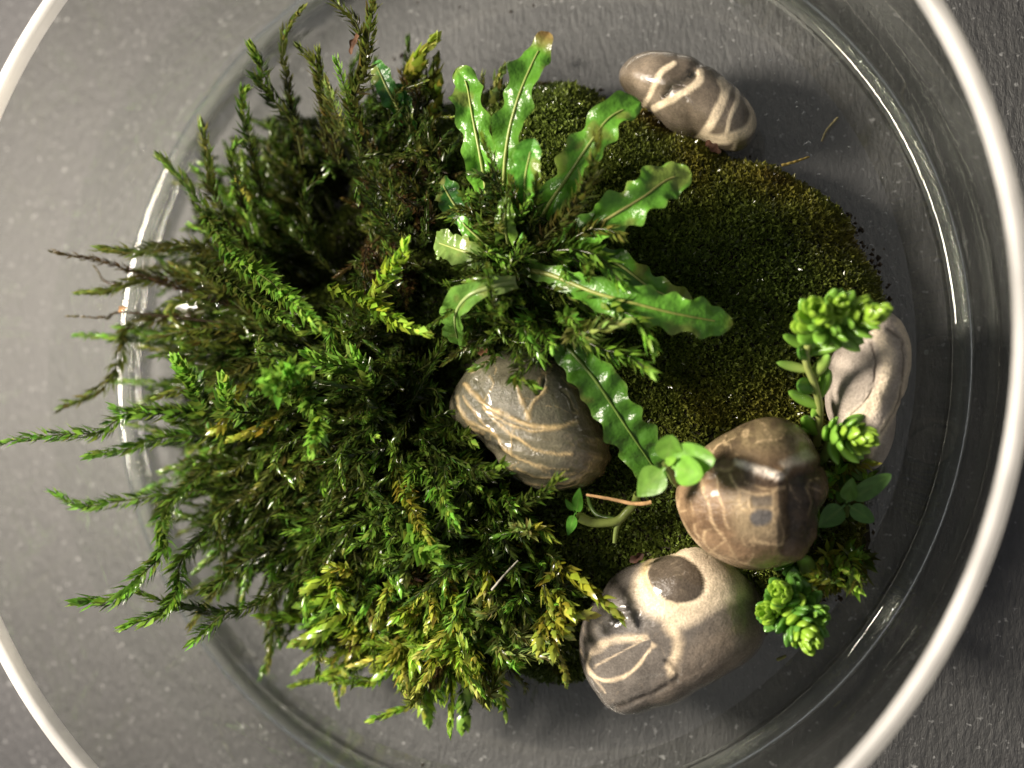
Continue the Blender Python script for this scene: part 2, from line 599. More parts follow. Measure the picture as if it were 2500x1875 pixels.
cc = dk + (ol - dk) * (np.clip(w1 * 1.5 - 0.4, 0, 1) * (0.5 + 0.5 * w2))[:, None]
edge = np.clip((s_ - 0.80) / 0.18, 0, 1) * np.clip((px[:, 0] - 1350) / 300, 0, 1)
low = np.exp(-(((px[:, 0] - 1800) / 260) ** 2 + ((px[:, 1] - 1000) / 110) ** 2))
topr = np.exp(-(((px[:, 0] - 1830) / 260) ** 2 + ((px[:, 1] - 420) / 110) ** 2))
mixv = np.clip(edge * 0.9 + 0.8 * low + 0.75 * topr, 0, 1) * (0.35 + 0.65 * w2)
cc = cc * (1 - mixv[:, None]) + (ye * 0.75 + br * 0.1) * mixv[:, None]
bl = np.clip((w2 - 0.72) * 6, 0, 1) * np.clip((s_ - 0.86) / 0.1, 0, 1)
cc = cc * (1 - 0.7 * bl[:, None]) + br * 0.7 * bl[:, None]
cc = cc * (1 - 0.85 * np.exp(-(_pd ** 2).sum(1) ** 2))[:, None]      # shade of the hollow painted into its moss colour
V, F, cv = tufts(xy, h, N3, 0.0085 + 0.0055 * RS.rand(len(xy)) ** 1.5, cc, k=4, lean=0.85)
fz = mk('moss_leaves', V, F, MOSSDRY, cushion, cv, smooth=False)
fz['kind'] = 'stuff'

# loose soil grains along the cushion's foot
ng = 260
a = np.concatenate([RS.rand(ng // 2) * 2 * np.pi - np.pi, RS.normal(size=ng // 2) * 0.55 + 0.05])
sg = 1.0 + np.abs(RS.normal(size=ng)) * 0.018
gxy = MC + (sg * np.interp(a, _maa, _mrr))[:, None] * np.stack([np.cos(a), np.sin(a)], 1)
gr = 0.0025 + 0.0035 * RS.rand(ng) ** 2
oc = np.array([[1, 0, 0], [-1, 0, 0], [0, 1, 0], [0, -1, 0], [0, 0, 1], [0, 0, -1.0]])
of = np.array([[0, 2, 4], [2, 1, 4], [1, 3, 4], [3, 0, 4], [2, 0, 5], [1, 2, 5], [3, 1, 5], [0, 3, 5]])
gv = np.concatenate([np.column_stack([gxy, gr * .6])[:, None] + gr[:, None, None] * oc[None] * (0.6 + 0.8 * RS.rand(ng, 6, 1))], 0).reshape(-1, 3)
gf = (np.arange(ng)[:, None, None] * 6 + of[None]).reshape(-1, 3)
gcol = np.repeat(np.array([.03, .022, .014]) * (0.4 + 1.6 * RS.rand(ng, 1)), 6, 0)
grn = mk('soil_grains', gv, gf, BITS, cushion, gcol, smooth=False)
grn['kind'] = 'stuff'

# ------------------------------------------------------------------ stones
def seg_dist(Q, pl):
    pl = np.asarray(pl, float)
    best = np.full(len(Q), 1e9)
    for i in range(len(pl) - 1):
        a, b = pl[i], pl[i + 1]
        ab = b - a
        t = np.clip(((Q - a) @ ab) / max(ab @ ab, 1e-9), 0, 1)
        best = np.minimum(best, np.linalg.norm(Q - a - t[:, None] * ab, axis=1))
    return best

def inside(Q, poly):
    poly = np.asarray(poly, float)
    r = np.zeros(len(Q), bool)
    j = len(poly) - 1
    for i in range(len(poly)):
        xi, yi = poly[i]
        xj, yj = poly[j]
        c = ((yi > Q[:, 1]) != (yj > Q[:, 1])) & (Q[:, 0] < (xj - xi) * (Q[:, 1] - yi) / (yj - yi + 1e-12) + xi)
        r ^= c
        j = i
    return r

def soft_poly(Q, poly, w):
    d = seg_dist(Q, list(poly) + [poly[0]])
    sd = np.where(inside(Q, poly), d, -d)
    return np.clip(sd / w * 0.5 + 0.5, 0, 1)

def vein(Q, pl, w, soft=0.5, nz=1.0):
    """1 on the traced line, 0 away from it; w is its full width."""
    sp, _ = spline(pl, 40)
    d = seg_dist(Q, sp)
    q3 = np.column_stack([Q, np.zeros(len(Q))])
    k = int(pl[0][0] * 7 + pl[0][1]) % 997
    w = w * (1.0 + 0.45 * nz * wob(q3, 0.07, 200 + k, 2))
    m = np.clip((w * 0.5 * (1 + soft) - d) / (w * soft), 0, 1)
    return m * np.clip(1 - 0.12 * nz + 0.45 * nz * wob(q3, 0.16, 300 + k, 3), 0, 1)

def threads(Q, f, seed, width):
    """Thin natural threads: the zero lines of a warped noise."""
    q3 = np.column_stack([Q, np.zeros(len(Q))])
    n = wob(q3 + 6 * np.column_stack([wob(q3, f * 3, seed + 1), wob(q3, f * 3, seed + 2), 0 * Q[:, 0]]), f, seed, 2)
    return np.clip(1 - np.abs(n) / width, 0, 1) * np.clip(0.5 + wob(q3, f * 0.7, seed + 3, 2), 0, 1)

def stone(name, label, outline, zc, hz, mat, paint, power=2.3, nu=110, nv=230, seed=1, lump=0.09, flat=0.8):
    o = np.array([P(x, y, zc)[:2] for x, y in outline])
    c = o.mean(0)
    d = o - c
    a = np.arctan2(d[:, 1], d[:, 0])
    r = np.hypot(d[:, 0], d[:, 1])
    k = np.argsort(a)
    a, r = a[k], r[k]
    aa = np.concatenate([a - 2 * np.pi, a, a + 2 * np.pi])
    rr = np.concatenate([r, r, r])
    tv = np.linspace(-np.pi, np.pi, nv, endpoint=False)
    rt = np.interp(tv, aa, rr)
    kern = np.hanning(13)
    kern /= kern.sum()
    rt = np.convolve(np.concatenate([rt[-6:], rt, rt[:6]]), kern, 'valid')
    ph = np.linspace(-np.pi / 2, np.pi / 2, nu)
    cp = np.clip(np.cos(ph), 0, 1) ** (2 / power)
    sp = np.sign(np.sin(ph)) * np.abs(np.sin(ph)) ** (2 / power * 1.0)
    zz = np.where(sp > 0, sp, sp * flat)
    V = np.empty((nu, nv, 3))
    V[..., 0] = c[0] + cp[:, None] * rt[None] * np.cos(tv)[None]
    V[..., 1] = c[1] + cp[:, None] * rt[None] * np.sin(tv)[None]
    V[..., 2] = zc + hz * zz[:, None]
    V = V.reshape(-1, 3)
    rel = V - np.array([c[0], c[1], zc])
    V = V + nrm(rel) * (lump * hz * wob(rel, 14, seed, 2))[:, None]
    Q = proj(V)
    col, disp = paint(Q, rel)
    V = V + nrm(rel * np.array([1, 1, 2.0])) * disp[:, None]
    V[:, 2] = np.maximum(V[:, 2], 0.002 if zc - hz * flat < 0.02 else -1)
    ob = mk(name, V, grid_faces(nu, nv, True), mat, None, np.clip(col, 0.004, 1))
    tag(ob, label, 'stone', 'stones in the moss garden')
    return ob

def blend(c, k, m):
    return c * (1 - m[:, None]) + np.asarray(k) * m[:, None]

def Zm(ox, oy, s):
    return lambda pts: [(ox + x / s, oy + y / s) for x, y in pts]

def jit(Q, amp, f, seed):
    q3 = np.column_stack([Q, np.zeros(len(Q))])
    return Q + amp * np.column_stack([wob(q3, f, seed), wob(q3, f, seed + 50)])

# centre stone
def paint_s1(Q, rel):
    z = Zm(1060, 820, 4.046)
    Q = jit(Q, 3.0, 0.09, 21)
    n = len(Q)
    q3 = np.column_stack([Q, np.zeros(n)])
    w = 0.5 + 0.5 * wob(q3, 0.03, 22)
    c = np.tile(np.array([0.130, 0.118, 0.076]), (n, 1))
    c = blend(c, (0.105, 0.100, 0.066), np.clip(w * 1.6 - .4, 0, 1))
    c = blend(c, (0.13, 0.085, 0.045), np.clip((Q[:, 0] - 1370) / 90, 0, 1) * .7)
    d = np.zeros(n)
    tan = (0.50, 0.37, 0.18)
    VE = [([(300, 470), (420, 590), (520, 680), (680, 760), (850, 850), (1050, 900), (1250, 890), (1400, 840)], 34, 1),
          ([(500, 690), (640, 810), (830, 900), (1000, 945), (1200, 920), (1400, 870)], 22, .9),
          ([(290, 590), (380, 740), (500, 880), (620, 990)], 24, .8),
          ([(480, 700), (620, 860), (760, 960), (900, 1060), (1050, 1130), (1250, 1180), (1370, 1170)], 28, .9),
          ([(820, 470), (850, 600), (920, 740), (940, 820)], 34, .8), ([(1110, 520), (990, 640), (940, 780)], 34, .7),
          ([(240, 700), (330, 830), (450, 900), (600, 990), (760, 1170)], 30, .7),
          ([(640, 1050), (800, 1200), (950, 1260), (1130, 1310), (1330, 1320)], 22, .75),
          ([(830, 1320), (1000, 1390), (1200, 1400), (1390, 1370)], 22, .7), ([(790, 900), (760, 1060), (770, 1180)], 18, .5),
          ([(1250, 1520), (1400, 1460), (1500, 1360)], 22, .6), ([(360, 350), (540, 250), (640, 190)], 22, .7),
          ([(560, 420), (585, 480), (510, 600), (460, 640)], 20, .7), ([(700, 1120), (900, 1240), (1150, 1360), (1400, 1420), (1560, 1330)], 16, .5),
          ([(230, 600), (260, 760), (370, 900), (480, 960)], 22, .6), ([(1290, 520), (1360, 640), (1420, 780)], 16, .4),
          ([(900, 1450), (1100, 1490), (1350, 1440), (1560, 1260)], 16, .5)]
    for pl, wd, st in VE:
        m = vein(Q, z(pl), wd / 4.046, .7)
        c = blend(c, tan, m * st)
        d += 0.0022 * m * st
    m = vein(Q, z([(1090, 390), (1080, 480), (1020, 560)]), 8)
    d -= 0.008 * m
    c = blend(c, (0.04, 0.03, 0.02), m * .6)
    m = vein(Q, z([(400, 430), (430, 520), (480, 600)]), 14, .9)
    d -= 0.007 * m
    m = vein(Q, z([(1280, 530), (1350, 620), (1390, 720)]), 8)
    d -= 0.006 * m
    c = blend(c, tan, threads(Q, 0.05, 401, 0.05) * .5)
    # stepped growth-ring relief on the lower half
    v = np.clip((Q[:, 1] - 1040) / 30, 0, 1)
    d += 0.0022 * v * np.sin(((Q[:, 1] - 937) - 0.25 * (Q[:, 0] - 1290)) / 6.5)
    return c, d

ST1 = stone_mat('olive_veined_stone', 0.16, 0.34, 0.5, spec=0.45, bscale=100, wet=0.7)
S1_OUT = [(1218, 862), (1179, 884), (1142, 924), (1119, 961), (1111, 993), (1119, 1023), (1154, 1050), (1201, 1080), (1233, 1122), (1270, 1166), (1332, 1193),
          (1406, 1191), (1455, 1166), (1483, 1124), (1478, 1087), (1446, 1035), (1418, 978), (1389, 926), (1344, 887), (1282, 867)]
stone('stone', 'olive brown pebble wrapped in raised tan veins, half sunk in the moss centre', S1_OUT, 0.235, 0.115, ST1, paint_s1, seed=31)

# stone with the dark eye
def paint_s2(Q, rel):
    z = Zm(1360, 1300, 3.607)
    Q0 = Q
    Q = jit(Q, 3.0, 0.06, 41)
    n = len(Q)
    q3 = np.column_stack([Q, np.zeros(n)])
    w = 0.5 + 0.5 * wob(q3, 0.05, 42)
    c = np.tile(np.array([0.120, 0.106, 0.090]), (n, 1))
    c = blend(c, (0.24, 0.18, 0.12), np.clip((Q[:, 0] - 1640) / 160 + (Q[:, 1] - 1600) / 200, 0, 1) * (0.4 + 0.6 * w))
    d = np.zeros(n)
    cream = soft_poly(Q, z([(1240, 60), (1000, 150), (800, 250), (690, 390), (640, 560), (680, 660), (850, 730), (960, 790), (1040, 870), (1150, 810), (1350, 700), (1500, 620), (1690, 560), (1680, 400), (1500, 150)]), 14)
    c = blend(c, (0.64, 0.53, 0.38), cream)
    q = (Q0 - np.array(z([(1045, 410)])[0])) * 3.607
    an = math.radians(-25)
    u = q[:, 0] * math.cos(an) - q[:, 1] * math.sin(an)
    v = q[:, 0] * math.sin(an) + q[:, 1] * math.cos(an)
    e = np.sqrt((u / 255) ** 2 + (v / 198) ** 2) + 0.03 * wob(q3, 0.1, 43)
    halo = np.clip(1 - np.abs(e - 1.12) / 0.22, 0, 1) * np.clip((1200 - (Q0[:, 0] - 1360) * 3.607) / 500, 0, 1)
    c = blend(c, (0.50, 0.36, 0.14), halo * .7)
    eye = np.clip((1.03 - e) / 0.06, 0, 1)
    c = blend(c, (0.085, 0.068, 0.05), eye)
    d += 0.006 * np.clip(1 - e, 0, 1) ** 0.6 - 0.001 * np.clip(1 - np.abs(e - 1.06) / 0.1, 0, 1)
    crm = (0.66, 0.53, 0.36)
    for pl, wd, st in [([(1000, 820), (1060, 950), (1030, 1080), (990, 1150), (1020, 1225)], 85, .85), ([(330, 1060), (450, 975), (620, 935), (790, 910)], 60, .75),
                       ([(300, 1060), (280, 1180), (320, 1260), (430, 1300), (580, 1260), (700, 1180), (800, 1060), (890, 950)], 24, .9),
                       ([(330, 1200), (500, 1090), (640, 1010), (780, 940)], 12, .6), ([(190, 1010), (270, 1150), (300, 1250), (420, 1400)], 16, .5)]:
        c = blend(c, crm, vein(Q, z(pl), wd / 3.607, .6) * st)
    c = blend(c, (0.3, 0.24, 0.17), threads(Q, 0.05, 421, 0.05) * .35)
    m = vein(Q, z([(950, 1130), (1075, 1225), (1030, 1300), (900, 1390), (700, 1480), (500, 1545)]), 10, .9)
    c = blend(c, (0.05, 0.04, 0.03), m * .7)
    d -= 0.003 * m
    m = vein(Q, z([(420, 640), (520, 690), (700, 690)]), 9, .9)
    d -= 0.004 * m
    return c, d

ST2 = stone_mat('banded_brown_stone', 0.19, 0.46, 0.4, spec=0.3, bscale=110, wet=0.6)
S2_OUT = [(1704, 1330), (1637, 1353), (1568, 1380), (1504, 1419), (1490, 1447), (1451, 1477), (1424, 1522), (1410, 1566), (1415, 1613), (1435, 1663), (1485, 1724), (1526, 1738),
          (1610, 1719), (1720, 1683), (1792, 1644), (1848, 1602), (1873, 1544), (1859, 1480), (1848, 1439), (1817, 1397), (1762, 1355)]
stone('stone', 'large brown pebble with a cream patch around a dark round eye', S2_OUT, 0.125, 0.125, ST2, paint_s2, seed=32, power=2.7, flat=1.0)

# brown marbled stone
def paint_s3(Q, rel):
    z = Zm(1600, 980, 3.77)
    Q0 = Q
    Q = jit(Q, 4.0, 0.07, 61)
    n = len(Q)
    q3 = np.column_stack([Q, np.zeros(n)])
    w = 0.5 + 0.5 * wob(q3, 0.045, 62)
    w2 = 0.5 + 0.5 * wob(q3, 0.12, 63)
    c = np.tile(np.array([0.21, 0.138, 0.078]), (n, 1))
    c = blend(c, (0.12, 0.075, 0.042), np.clip(w * 1.5 - .4, 0, 1))
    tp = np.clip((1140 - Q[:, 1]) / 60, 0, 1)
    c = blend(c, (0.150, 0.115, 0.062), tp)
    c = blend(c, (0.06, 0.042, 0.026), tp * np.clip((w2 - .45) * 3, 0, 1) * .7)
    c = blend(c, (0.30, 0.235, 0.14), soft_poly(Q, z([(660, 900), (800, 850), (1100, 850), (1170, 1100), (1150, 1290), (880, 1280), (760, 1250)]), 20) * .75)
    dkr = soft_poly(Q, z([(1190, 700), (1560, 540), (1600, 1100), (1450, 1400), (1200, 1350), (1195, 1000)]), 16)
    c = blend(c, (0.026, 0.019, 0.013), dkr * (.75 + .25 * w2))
    c = blend(c, (0.055, 0.040, 0.026), soft_poly(Q, z([(520, 470), (740, 380), (700, 500), (560, 600)]), 12) * .8)
    c = blend(c, (0.42, 0.37, 0.29), soft_poly(Q, z([(1140, 560), (1300, 500), (1400, 430), (1470, 500), (1380, 570), (1250, 610), (1215, 680), (1160, 600)]), 7) * .85)
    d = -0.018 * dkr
    c = blend(c, (0.82, 0.72, 0.60), soft_poly(Q, z([(740, 540), (900, 575), (1060, 620), (1195, 695), (1160, 730), (1000, 690), (880, 645), (740, 600)]), 5))
    c = blend(c, (0.070, 0.050, 0.034), soft_poly(Q, z([(820, 640), (900, 660), (1050, 715), (1190, 735), (1180, 790), (950, 760), (830, 720)]), 6) * .8)
    tan = (0.58, 0.43, 0.25)
    for pl, wd, st in [([(700, 690), (780, 820), (950, 850), (1200, 800)], 24, .9), ([(830, 750), (1000, 790), (1200, 795)], 14, .9), ([(780, 840), (790, 980), (850, 1010)], 14, .7),
                       ([(420, 720), (470, 900), (560, 1180), (640, 1280)], 18, .7), ([(560, 700), (580, 880), (640, 1080), (680, 1180)], 16, .6),
                       ([(880, 1280), (1000, 1300), (1190, 1325)], 26, .9), ([(1150, 1040), (1190, 1200), (1190, 1320)], 16, .7), ([(900, 1320), (895, 1420), (850, 1490)], 16, .7),
                       ([(880, 850), (880, 990), (1060, 1005), (1080, 850)], 16, .7), ([(1080, 1000), (1100, 1120), (1160, 1100)], 12, .6), ([(930, 370), (1000, 345), (1070, 345)], 12, .7),
                       ([(160, 800), (205, 1010), (280, 1180), (400, 1310)], 36, .8), ([(700, 1420), (800, 1490), (950, 1530)], 14, .6), ([(330, 900), (350, 1050), (420, 1000)], 10, .4),
                       ([(640, 1280), (720, 1400), (760, 1470)], 12, .5), ([(980, 1420), (1000, 1500)], 10, .4), ([(1440, 780), (1480, 950), (1460, 1100)], 16, .45), ([(520, 460), (620, 380), (720, 340)], 16, .6),
                       ([(540, 640), (680, 640), (760, 560)], 30, .6)]:
        m = vein(Q, z(pl), wd / 3.77, .7)
        c = blend(c, tan, m * st)
        d += 0.0007 * m * st
    c = blend(c, tan, threads(Q, 0.045, 411, 0.06) * .55)
    cell = np.clip(1.3 - np.linalg.norm((Q - np.array(z([(975, 1060)])[0])) / np.array([24, 19]), axis=1), 0, .3) / .3
    c = blend(c, (0.075, 0.075, 0.078), cell * .9)
    c = blend(c, (0.10, 0.09, 0.08), soft_poly(Q, z([(870, 860), (1070, 860), (1060, 960), (900, 960)]), 5) * .7)
    ridge = vein(Q, z([(500, 600), (740, 560), (960, 640), (1200, 720)]), 26, .9)
    d += 0.008 * ridge
    return c, d

ST3 = stone_mat('brown_marbled_stone', 0.26, 0.5, 0.45, spec=0.3, bscale=100, wet=0.2)
S3_OUT = [(1881, 1021), (1839, 1030), (1786, 1062), (1743, 1089), (1690, 1140), (1648, 1187), (1644, 1219), (1664, 1280), (1706, 1333), (1764, 1370), (1839, 1392), (1905, 1378), (1971, 1341),
          (1995, 1285), (1998, 1245), (2010, 1205), (2008, 1160), (1985, 1113), (1963, 1062), (1929, 1032)]
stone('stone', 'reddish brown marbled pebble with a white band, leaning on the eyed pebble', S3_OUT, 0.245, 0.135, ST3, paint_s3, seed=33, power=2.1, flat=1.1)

# striped stone
def paint_s4(Q, rel):
    z = Zm(1480, 120, 5.267)
    Q = jit(Q, 1.6, 0.09, 81)
    n = len(Q)
    q3 = np.column_stack([Q, np.zeros(n)])
    w = 0.5 + 0.5 * wob(q3, 0.06, 82)
    c = np.tile(np.array([0.185, 0.150, 0.110]), (n, 1))
    c = blend(c, (0.11, 0.088, 0.062), np.clip(w * 1.4 - .3, 0, 1))
    d = np.zeros(n)
    for pl, wd, st in [([(870, 180), (720, 290), (640, 440), (560, 600), (520, 670), (480, 740)], 64, .95), ([(1200, 290), (1190, 400), (1050, 520), (880, 620), (720, 700), (620, 760)], 84, .95),
                       ([(1490, 400), (1530, 520), (1480, 700), (1380, 900), (1260, 1080), (1180, 1150)], 100, .95), ([(1600, 470), (1570, 560), (1555, 640)], 26, .7), ([(1690, 500), (1670, 680), (1600, 860), (1550, 1060)], 52, .95),
                       ([(1840, 640), (1930, 800), (1890, 970), (1750, 1090), (1500, 1160), (1260, 1165)], 120, 1), ([(1690, 1160), (1640, 1290)], 44, .9)]:
        m = vein(Q, z(pl), 1.1 * wd / 5.267, .35, .3)
        c = blend(c, (0.82, 0.68, 0.47), m * st)
        d += 0.0004 * m
    m = vein(Q, z([(1120, 300), (950, 410), (820, 490), (740, 590)]), 14, .8)
    c = blend(c, (0.03, 0.028, 0.018), m * .85)
    d -= 0.008 * m
    return c, d

ST4 = stone_mat('striped_grey_stone', 0.17, 0.34, 0.3, spec=0.4, bscale=100, wet=0.7)
S4_OUT = [(1592, 145), (1552, 158), (1526, 185), (1522, 205), (1543, 234), (1598, 260), (1620, 291), (1660, 325), (1708, 338), (1765, 367), (1803, 374), (1837, 355), (1854, 310), (1854, 278), (1827, 241),
          (1784, 207), (1727, 179), (1670, 156), (1632, 147)]
stone('stone', 'long grey pebble crossed by cream stripes at the cushion\'s far edge', S4_OUT, 0.10, 0.10, ST4, paint_s4, seed=34, power=2.3, flat=1.0)

# grey stone beside the glass
def paint_s5(Q, rel):
    z = Zm(1850, 680, 3.318)
    Q = jit(Q, 2.0, 0.09, 91)
    n = len(Q)
    q3 = np.column_stack([Q, np.zeros(n)])
    w = 0.5 + 0.5 * wob(q3, 0.08, 92)
    c = np.tile(np.array([0.45, 0.39, 0.325]), (n, 1))
    c = blend(c, (0.33, 0.285, 0.235), np.clip(w * 1.4 - .3, 0, 1))
    d = np.zeros(n)
    for pl, wd, st in [([(940, 420), (1040, 540), (1060, 700), (1000, 900), (900, 1060), (780, 1150)], 110, .9), ([(1140, 360), (1215, 520), (1225, 700), (1185, 880), (1110, 1060), (1040, 1180), (960, 1320), (880, 1460)], 56, .85)]:
        m = vein(Q, z(pl), wd / 3.318, .5, .35)
        c = blend(c, (0.78, 0.66, 0.48), m * st)
        d += 0.002 * m
    for pl, wd in [([(1170, 480), (1180, 780), (1120, 1040), (1000, 1250)], 12), ([(920, 520), (960, 700), (900, 950), (760, 1110)], 14), ([(1060, 400), (1140, 470)], 20)]:
        m = vein(Q, z(pl), wd / 3.318, .8)
        c = blend(c, (0.13, 0.105, 0.08), m * .85)
        d -= 0.003 * m
    return c, d

ST5 = stone_mat('pale_grey_stone', 0.7, 0.42, 0.8, spec=0.25, bscale=110)
S5_OUT = [(2163, 767), (2191, 785), (2215, 822), (2225, 873), (2221, 921), (2203, 975), (2187, 1010), (2184, 1057), (2169, 1102), (2145, 1138), (2121, 1141), (2091, 1102), (2046, 1042), (2018, 981), (2024, 921), (2050, 861), (2091, 816), (2130, 780)]
stone('stone', 'dry pale grey pebble with two sandy bands, standing against the glass wall', S5_OUT, 0.115, 0.115, ST5, paint_s5, seed=35, power=2.4, flat=1.0)

# ------------------------------------------------------------------ moss shoots
PAL = {
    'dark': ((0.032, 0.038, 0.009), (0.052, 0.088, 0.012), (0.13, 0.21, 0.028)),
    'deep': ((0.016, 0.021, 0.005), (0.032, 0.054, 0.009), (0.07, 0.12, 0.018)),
    'under': ((0.014, 0.016, 0.004), (0.034, 0.048, 0.009), (0.07, 0.105, 0.017)),  # undergrowth albedo lowered: the clump's inner shade is put into its colour
    'olive': ((0.048, 0.044, 0.012), (0.080, 0.098, 0.017), (0.15, 0.18, 0.034)),
    'bright': ((0.055, 0.085, 0.014), (0.125, 0.235, 0.028), (0.21, 0.39, 0.055)),
    'lime': ((0.16, 0.22, 0.022), (0.25, 0.36, 0.035), (0.33, 0.49, 0.07)),
    'yellow': ((0.20, 0.20, 0.026), (0.33, 0.37, 0.05), (0.46, 0.52, 0.12)),
    'gold': ((0.13, 0.125, 0.014), (0.23, 0.25, 0.028), (0.31, 0.36, 0.055)),
    'brown': ((0.030, 0.018, 0.008), (0.060, 0.040, 0.014), (0.10, 0.08, 0.022)),
    'pale': ((0.12, 0.14, 0.035), (0.20, 0.25, 0.06), (0.29, 0.36, 0.11)),
}

def shoot(path, L=0.028, W=0.29, gap=0.0034, spread=52, style='dark', flat=0.6, stem=0.0026, rs=RS, curl=0.2, bud=1.0):
    """A leafy moss stem along path: spiral lance-shaped leaves, a closed bud at the tip."""
    p0, length = spline(path, 8)
    n = max(10, int(length / gap))
    p, _ = spline(path, n)
    p = p + nrm(rs.normal(size=3)) * 0.0
    t, nn, bb = frames(p)
    u = np.linspace(0, 1, n)
    K = 2
    i = np.repeat(np.arange(n), K)
    m = len(i)
    phi = np.where(np.arange(m) % 2 == 0, 1.0, -1.0) * (math.pi / 2) + rs.normal(size=m) * (1.25 - flat)
    phi = np.where(rs.rand(m) < 0.25, rs.rand(m) * 6.28, phi)
    ui = u[i]
    sp = np.radians(spread * (1 - 0.65 * ui ** 5) + rs.normal(size=m) * 9)
    rad = np.cos(phi)[:, None] * nn[i] + np.sin(phi)[:, None] * bb[i]
    d = nrm(np.cos(sp)[:, None] * t[i] + np.sin(sp)[:, None] * rad)
    side = nrm(np.cross(d, t[i]))
    up = np.cross(side, d)
    ln = 1.0 * L * (0.7 + 0.5 * rs.rand(m)) * (0.75 + 0.35 * np.sin(np.pi * np.clip(ui * 1.05, 0, 1)) ** 0.6) * np.where(ui > 0.93, 1.15 * bud, 1)
    wd = ln * W * 0.5 * np.where(ui > 0.93, 1.25, 1)
    b = p[i] + (rs.rand(m)[:, None] - 0.5) * t[i] * gap
    l_, w_ = ln[:, None], wd[:, None]
    mid = b + d * l_ * 0.42
    cr = rs.normal(size=m)[:, None] * 0.10 + curl
    v0 = b
    v1 = mid + side * w_
    v2 = mid - up * w_ * 0.35
    v3 = mid - side * w_
    v4 = b + d * l_ + up * l_ * cr
    V = np.stack([v0, v1, v2, v3, v4], 1).reshape(-1, 3)
    o = np.arange(m)[:, None] * 5
    T = np.vstack([o + [0, 1, 2], o + [0, 2, 3], o + [1, 4, 2], o + [2, 4, 3]])
    c0, c1, c2 = [np.array(x) for x in PAL[style]]
    cu = np.clip(ui / 0.75, 0, 1)[:, None]
    cc = c0 * (1 - cu) + c1 * cu
    k2 = np.clip((ui - 0.72) / 0.28, 0, 1)[:, None]
    cc = cc * (1 - k2) + c2 * k2
    cc = cc * (0.65 + 0.7 * rs.rand(m, 1)) * (1 + 0.12 * rs.normal(size=(m, 3)))
    c5 = np.repeat(cc, 5, 0)
    c5[4::5] *= 1.15
    sv, sf = tube(p[:-1], stem * (1.05 - 0.7 * u[:-1]), 5)
    sc = np.tile(np.array([0.06, 0.07, 0.018]) if style not in ('brown',) else np.array([0.03, 0.02, 0.01]), (len(sv), 1))
    T = np.vstack([T, tris(sf) + len(V)])
    V = np.vstack([V, sv])
    return V, T, np.clip(np.vstack([c5, sc]), 0.003, 1)

def px_path(pts, zb, zt, hump=0.0):
    pts = np.asarray(pts, float)
    s = np.concatenate([[0], np.cumsum(np.linalg.norm(np.diff(pts, axis=0), axis=1))])
    s /= s[-1]
    return [P(x, y, zb + (zt - zb) * k + hump * math.sin(math.pi * k)) for (x, y), k in zip(pts, s)]

def add_shoot(parent, path, **kw):
    V, T, c = shoot(path, **kw)
    return mk('shoot', V, T, MOSS, parent, c)

tall = thing('feather_moss_clump', 'tall dark green feathery moss clump spreading over the dish\'s lit side', 'moss clump')
